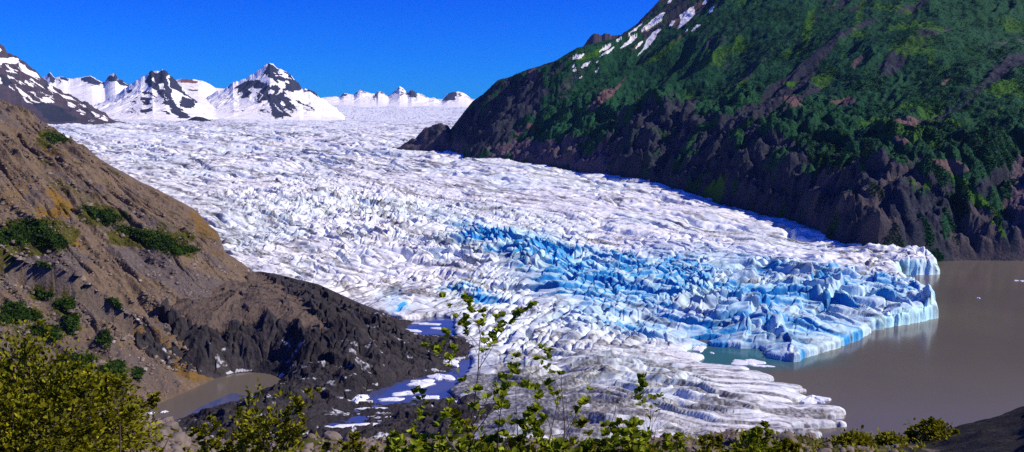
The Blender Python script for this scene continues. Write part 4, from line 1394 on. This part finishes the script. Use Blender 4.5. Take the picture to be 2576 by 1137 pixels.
def build_plants():
    rg = random.Random(5)

    def bushshoots(n, rx, ry, h, rad=.010, lean=.35, skew=None):
        out = []
        for _ in range(n):
            a, q = rg.uniform(0, 6.283), math.sqrt(rg.random())
            ox, oy = math.cos(a) * q * rx, math.sin(a) * q * ry
            hh = h * (1 - .55 * q * q) * rg.uniform(.75, 1.1)
            if skew:
                hh *= skew(ox / rx)
            out.append((ox, oy, lean * math.cos(a) * q, lean * math.sin(a) * q, hh, rad))
        return out

    # big olive bush in the lower left corner
    b = ground_at(70, 8.0)
    h = hgt(70, 880, 8.0, b[2])
    plant('bush', 'big dense olive green bush filling the lower left corner', 'bush', b,
          bushshoots(30, 1.2, .9, h * 1.02, .012, .3, lambda q: 1.0 - .32 * max(0, q)), M_LEAF_OLIVE, M_STEM, 11, leafy=3.0, lsize=.050, gap=.55, tone=.5, fill=(1.22, 1.0, h * 1.0, 3200, 7))
    # middle bush
    b = ground_at(665, 7.0)
    h = hgt(660, 945, 7.0, b[2])
    plant('bush', 'leafy mid green bush between the olive bush and the tall sapling', 'bush', b,
          bushshoots(24, .44, .40, h * .98, .010, .22, lambda q: 1 - .25 * abs(q)), M_LEAF_OLIVE, M_STEM, 13, leafy=4.2, lsize=.048, gap=.65, tone=.55, fill=(.40, .40, h * .84, 560, 7))
    # tall saplings
    b = ground_at(1178, 6.2)
    h = hgt(1162, 765, 6.2, b[2])
    plant('sapling', 'tallest slender sapling with round leaf tufts in front of the ice', 'sapling', b, [(0, 0, -.02, 0, h * .94, .012), (.03, .02, .05, .05, h * .42, .007)], M_LEAF_GREEN, M_STEM, 21,
          leafy=4.6, lsize=.056, gap=.42, depth=2, tone=.62, stem_name='trunk', leaf_name='crown', spread=.8)
    b = ground_at(1205, 6.35)
    h = hgt(1225, 820, 6.3, b[2])
    plant('sapling', 'second tallest sapling standing just right of the tallest one', 'sapling', b, [(.02, 0, .04, 0, h * .9, .011)], M_LEAF_GREEN, M_STEM, 23,
          leafy=4.6, lsize=.055, gap=.45, depth=2, tone=.58, stem_name='trunk', leaf_name='crown')
    b = ground_at(1395, 6.0)
    h = hgt(1412, 878, 6.0, b[2])
    plant('sapling', 'bushy bright sapling between the two tall ones and the bare twigs', 'sapling', b, [(0, 0, .03, 0, h * .9, .010), (.05, .05, .1, 0, h * .6, .008), (-.06, 0, -.1, 0, h * .5, .008)], M_LEAF_GREEN, M_STEM, 25,
          leafy=4.2, lsize=.052, gap=.5, depth=2, tone=.66, stem_name='trunk', leaf_name='crown')
    b = ground_at(1665, 6.4)
    h = hgt(1640, 935, 6.4, b[2])
    plant('sapling', 'thin sapling with few leaves, rightmost before the ice tip', 'sapling', b, [(0, 0, -.06, 0, h * .88, .008)], M_LEAF_GREEN, M_STEM, 27,
          leafy=2.0, lsize=.06, gap=.35, depth=1, tone=.6, stem_name='trunk', leaf_name='crown')
    # leafy bushes at the feet of the saplings
    for k, (u, v, d, rx, lab, mt) in enumerate([(1075, 1045, 5.6, .26, 'low leafy bush at the left foot of the tallest sapling', M_LEAF_GREEN), (1180, 1010, 5.8, .30, 'leafy bush hiding the foot of the tallest sapling', M_LEAF_GREEN),
                                                (1330, 1030, 5.9, .24, 'reddish green bush between the tall saplings and the bright one', M_LEAF_OLIVE), (1430, 1010, 5.8, .28, 'leafy bush round the foot of the bright sapling', M_LEAF_GREEN),
                                                (1560, 1085, 5.9, .26, 'low bush under the bare grey twigs', M_LEAF_OLIVE), (1690, 1100, 6.4, .22, 'low bush at the foot of the thin right sapling', M_LEAF_GREEN),
                                                (1890, 1080, 13, .34, 'small bright bush on the bank before the low tip of the ice', M_LEAF_GREEN), (2345, 1062, 21, .55, 'lone rounded bush on the bank edge before the grey lake', M_LEAF_OLIVE),
                                                (880, 1112, 8, .3, 'low olive bush on the bank right of the middle bush', M_LEAF_OLIVE), (2150, 1101, 18, .42, 'low spreading bush on the bank left of the lone rounded one', M_LEAF_OLIVE),
                                                (985, 1118, 6.4, .24, 'low olive bush at the bottom edge left of the tallest sapling', M_LEAF_OLIVE), (1260, 1062, 5.6, .26, 'bright leafy bush right of the tallest sapling foot', M_LEAF_GREEN),
                                                (1510, 1050, 5.7, .24, 'leafy bush right of the bright sapling foot', M_LEAF_GREEN), (1630, 1075, 5.8, .24, 'dense low bush between the bare twigs and the thin sapling', M_LEAF_GREEN),
                                                (1800, 1108, 9, .26, 'low ragged bush on the bank before the layered low ice', M_LEAF_OLIVE), (1985, 1106, 14, .28, 'low olive bush on the bank under the end of the low ice', M_LEAF_OLIVE),
                                                (2240, 1098, 19, .34, 'low yellowish bush on the bank left of the lone rounded bush', M_LEAF_OLIVE), (560, 1118, 7.5, .30, 'low olive bush at the left foot of the middle bush', M_LEAF_OLIVE)]):
        b = ground_at(u, d)
        h = max(.18, hgt(u, v, d, b[2]))
        big = 1 + max(0, d - 8) * .06
        plant('bush', lab, 'bush', b, bushshoots(13, rx, rx * .9, h, .007, .35), mt, M_REDSTEM if k == 2 else M_STEM, 40 + k, leafy=3.4, lsize=.058 * big, gap=.6, depth=2, tone=.52, fill=(rx, rx, h * .8, int(170 if d < 12 else 130), 6))
    # bare twiggy shrubs
    for k, (u, v, d, lab) in enumerate([(1500, 890, 5.9, 'tallest bare twiggy shrub right of the bright sapling'), (1330, 930, 6.3, 'bare grey shrub left of the bright sapling'), (1590, 985, 6.1, 'low bare reddish shrub before the thin sapling'), (1760, 1040, 7.0, 'low bare shrub right of the thin sapling')]):
        b = ground_at(u - 12, d)
        h = hgt(u, v, d, b[2])
        plant('bare_shrub', lab, 'shrub', b, [(rg.uniform(-.06, .06), rg.uniform(-.06, .06), rg.uniform(-.16, .2), rg.uniform(-.1, .1), h * rg.uniform(.75, 1.0), .006) for _ in range(4)], M_LEAF_GREEN, M_REDSTEM if k == 2 else M_STEM, 60 + k,
              gap=.6, depth=2, bare=True, few=14, lsize=.03, stem_name='twigs')


# ------------------------------------------------------------------ floating ice
def floe_mesh(seed, h):
    rg = random.Random(seed)
    n = 26
    rs = [1 + .22 * math.sin(2 * 2 * math.pi * i / n + seed) + .16 * math.sin(5 * 2 * math.pi * i / n + seed * 2) + rg.uniform(-.09, .09) for i in range(n)]
    V, Fc = [], []
    for lev, (q, z) in enumerate(((1.0, -.6), (1.02, .12), (.93, .55), (.6, .85), (.25, 1.0))):
        for i in range(n):
            a = 2 * math.pi * i / n
            V.append((math.cos(a) * rs[i] * q + rg.uniform(-.02, .02), math.sin(a) * rs[i] * q, h * z * (1 + (rg.uniform(-.25, .25) if lev > 1 else 0))))
    for lev in range(4):
        for i in range(n):
            A, B = lev * n + i, lev * n + (i + 1) % n
            Fc.append((A, B, B + n, A + n))
    Fc.append(tuple(4 * n + i for i in range(n)))
    me = bpy.data.meshes.new('ice_floe')
    me.from_pydata(V, [], Fc)
    me.materials.append(M_FLOE)
    return me


def build_floes():
    ms = [floe_mesh(i, .35) for i in range(6)]
    # picture point, half length and half depth in picture points, height, turn, label, name
    L = [(2045, 1008, 38, 9, 2.0, -4, 'flat pale iceberg afloat alone just off the low ice tip', 'iceberg'), (1880, 912, 36, 9, .9, -6, 'largest white floe in the small bay between the two ice lobes', 'ice_floe'),
         (1920, 921, 22, 3, .5, -4, 'thin white floe at the mouth of the bay between the ice lobes', 'ice_floe'), (1757, 875, 17, 10, 1.2, -25, 'slanting white floe at the head of the bay', 'ice_floe'),
         (1790, 888, 6, 2, .5, 0, 'tiny floe in the middle of the bay', 'ice_floe'), (2460, 750, 4, 1.2, .7, 0, 'tiny white ice bit far out on the grey lake', 'ice_floe'),
         (2570, 707, 6, 1.2, .7, 0, 'white ice bit on the lake at the right picture edge', 'ice_floe'), (2555, 706, 5, 1, .6, 0, 'small ice bit just left of the one at the right edge', 'ice_floe'),
         (1030, 832, 26, 4, .7, -8, 'long white floe against the left shore of the upper blue pond', 'ice_floe'), (1075, 815, 34, 2.5, .6, -6, 'thin white floe across the upper blue pond', 'ice_floe'),
         (1100, 826, 20, 2, .5, -5, 'narrow floe in the right half of the upper pond', 'ice_floe'), (905, 1008, 22, 9, 2.4, 0, 'white pyramid shaped ice lump in the lower blue pond', 'iceberg'),
         (870, 1010, 50, 5, .7, -4, 'long white floe left of the pyramid lump', 'ice_floe'), (945, 1028, 44, 3.5, .6, -2, 'white floe strip below the pyramid lump', 'ice_floe'), (890, 1072, 60, 6, .9, 14, 'broad white ice strip along the near shore of the lower pond', 'ice_floe'),
         (830, 1082, 48, 9, 1.0, 10, 'broad white ice sheet at the left end of the near pond shore', 'ice_floe'), (985, 1005, 36, 4, .7, 14, 'white floe right of the pyramid lump towards the black ridge', 'ice_floe'), (1060, 965, 40, 8, 1.2, 12, 'large white broken ice sheet left of the tall sapling', 'ice_floe'),
         (1020, 990, 34, 5, .8, 8, 'white floe between the broken sheet and the pyramid lump', 'ice_floe'), (990, 1050, 30, 4, .7, 12, 'white floe on the near shore below the blue strip', 'ice_floe'), (1110, 950, 30, 8, 1.5, -10, 'pale ice block right beside the tall sapling', 'ice_floe'),
         (1130, 915, 24, 9, 2.0, 5, 'pale green ice block at the left end of the small right pond', 'ice_floe'), (820, 985, 46, 9, 2.2, 4, 'white striped ice wall at the foot of the black ridge', 'ice_floe'), (375, 1040, 14, 3, .4, 5, 'white floe at the left tip of the brown pond', 'ice_floe'),
         (412, 1036, 9, 2.5, .4, -8, 'small floe next to the one at the left tip of the brown pond', 'ice_floe'), (740, 1090, 30, 5, .8, 12, 'small white ice sheet beside the middle bush', 'ice_floe'), (960, 950, 34, 3, .6, -16, 'narrow white floe along the black ridge foot', 'ice_floe'), (1075, 1000, 30, 5, .8, 10, 'white floe lowest right in the lower pond, left of the saplings', 'ice_floe')]
    for i, (u, v, a, b, h, rot, lab, nm) in enumerate(L):
        x, y = gpt(u, v)
        o = bpy.data.objects.new(nm, ms[i % 6])
        C.objects.link(o)
        k = y / FOC
        dep = b * y * y / (FOC * CAMZ)
        o.location = (x, y, .0)
        o.scale = (a * k, max(dep, .6), h / .35)
        o.rotation_euler = (0, 0, R(rot))
        tag(o, lab, 'iceberg' if nm == 'iceberg' else 'ice floe', 'ice floating in the ponds and lake')


# ------------------------------------------------------------------ boulders on the left slope
def build_rubble():
    # loose stones all over the slope: random spots of the built surface, denser along the gullies
    r, Z, Y = HG['r'], HG['Z'], HG['Y']
    vis = (r >= np.maximum.accumulate(r, axis=0) - 1e-6) & (HG['s'] > 3) & (Y < 1150)
    i, j = np.nonzero(vis)
    w = np.gradient(r, axis=0)[i, j].clip(0) * (.15 + sst(.45, .65, fbm(HG['tans'][j] * Y[i, j] / 14, Y[i, j] / 14, 711, 3)))
    k = RNG.choice(len(i), 11000, p=w / w.sum())
    i, j = i[k], j[k]
    P = np.stack([HG['tans'][j] * Y[i, j], Y[i, j], Z[i, j]], 1) + RNG.uniform(-.4, .4, (len(k), 3)) * np.array([1, 1, 0])
    stones('rubble', P, np.clip(RNG.lognormal(-.85, .6, len(k)), .15, 2.2), M_RUBBLE)


def build_slope_boulders():
    ms = [rock_mesh(50 + s, .7) for s in range(4)]
    pale = mat_plain('pale_boulder_rock', (.42, .39, .36), (.28, .25, .23), 1.0, .9, .1, .1)
    for m in ms:
        m.materials.clear()
        m.materials.append(pale)
    rg = random.Random(9)
    n = 0
    while n < 70:
        u, v = rg.uniform(20, 900), rg.uniform(480, 960)
        p = hit(u, v)
        if p is None:
            continue
        o = bpy.data.objects.new('boulder', ms[n % 4])
        C.objects.link(o)
        s = min(2.2, .55 * math.exp(rg.gauss(0, .5)))
        o.location = (p[0], p[1], p[2] + s * .15)
        o.scale = (s, s * rg.uniform(.7, 1.2), s)
        o.rotation_euler = (rg.uniform(-.4, .4), rg.uniform(-.4, .4), rg.uniform(0, 6))
        tag(o, 'small pale boulder lying loose on the brown hillside left of the ice', 'boulder', 'pale boulders strewn over the brown hillside')
        n += 1


# ------------------------------------------------------------------ light and camera
def build_light():
    w = bpy.data.worlds.new('World')
    S.world = w
    w.use_nodes = True
    t = w.node_tree
    bg = t.nodes['Background']
    sky = t.nodes.new('ShaderNodeTexSky')
    sky.sky_type = 'NISHITA'
    sky.sun_disc = False
    sky.sun_elevation = SUN_EL
    sky.sun_rotation = SUN_AZ
    sky.altitude = 200
    sky.ozone_density = 3.0
    sky.air_density = 1.0
    sky.dust_density = .2
    mx = t.nodes.new('ShaderNodeMix')
    mx.data_type = 'RGBA'
    mx.blend_type = 'MULTIPLY'
    mx.inputs[0].default_value = 1
    # deep blue overhead, paler towards the horizon
    tc = t.nodes.new('ShaderNodeTexCoord')
    sx = t.nodes.new('ShaderNodeSeparateXYZ')
    t.links.new(tc.outputs['Generated'], sx.inputs[0])
    mr = t.nodes.new('ShaderNodeMapRange')
    mr.inputs['From Min'].default_value = .02
    mr.inputs['From Max'].default_value = .17
    t.links.new(sx.outputs['Z'], mr.inputs['Value'])
    gm = t.nodes.new('ShaderNodeMix')
    gm.data_type = 'RGBA'
    gm.inputs[6].default_value = (*SKY_LOW, 1)
    gm.inputs[7].default_value = (*SKY_HIGH, 1)
    t.links.new(mr.outputs[0], gm.inputs[0])
    t.links.new(gm.outputs[2], mx.inputs[7])
    t.links.new(sky.outputs[0], mx.inputs[6])
    t.links.new(mx.outputs[2], bg.inputs['Color'])
    bg.inputs['Strength'].default_value = SKY_STRENGTH
    ld = bpy.data.lights.new('sun', 'SUN')
    ld.energy = SUN_POWER
    ld.angle = R(.5)
    ld.color = (1.0, .88, .70)
    lo = bpy.data.objects.new('sun', ld)
    C.objects.link(lo)
    from mathutils import Vector
    dvec = Vector((math.sin(SUN_AZ) * math.cos(SUN_EL), math.cos(SUN_AZ) * math.cos(SUN_EL), math.sin(SUN_EL)))
    lo.rotation_euler = dvec.to_track_quat('Z', 'Y').to_euler()
    lo.location = (0, 0, 400)
    cd = bpy.data.cameras.new('camera')
    co = bpy.data.objects.new('camera', cd)
    C.objects.link(co)
    co.location = (0, 0, CAMZ)
    co.rotation_euler = (R(90) - PITCH, 0, 0)
    cd.sensor_width = 36
    cd.lens = 36 * FOC / IW
    cd.clip_start = .1
    cd.clip_end = 60000
    S.camera = co
    S.view_settings.view_transform = 'Standard'
    S.view_settings.look = 'None'
    S.view_settings.exposure = EXPOSURE
    S.view_settings.gamma = 1
    S.cycles.max_bounces = 6
    S.cycles.use_denoising = False


def build_haze():
    x0, x1, y0, y1, z0, z1 = -9500, 9500, -60, 17500, -8, 1060
    v = [(x, y, z) for z in (z0, z1) for x, y in ((x0, y0), (x1, y0), (x1, y1), (x0, y1))]
    o = mesh_from('haze', v, [(3, 2, 1, 0), (4, 5, 6, 7), (0, 1, 5, 4), (1, 2, 6, 5), (2, 3, 7, 6), (3, 0, 4, 7)], smooth=False)
    m = bpy.data.materials.new('haze_air')
    m.use_nodes = True
    t = m.node_tree
    t.nodes.remove(t.nodes['Principled BSDF'])
    pv = t.nodes.new('ShaderNodeVolumePrincipled')
    pv.inputs['Color'].default_value = (.25, .47, 1, 1)
    pv.inputs['Density'].default_value = HAZE
    pv.inputs['Anisotropy'].default_value = 0
    t.links.new(pv.outputs[0], t.nodes['Material Output'].inputs['Volume'])
    o.data.materials.append(m)
    o['kind'] = 'stuff'


HAZE = 1.2e-5
SKY_LOW = (.010, .36, 1.12)
SKY_HIGH = (.003, .19, 1.12)
SKY_STRENGTH = .12
SUN_POWER = 5.0
EXPOSURE = 0.28

build_light()
build_glacier()
build_hill()
build_moraine()
build_mount()
build_nub()
build_peaks()
build_bank()
build_thickets()
build_rubble()
build_slope_boulders()
build_floes()
build_plants()
build_haze()
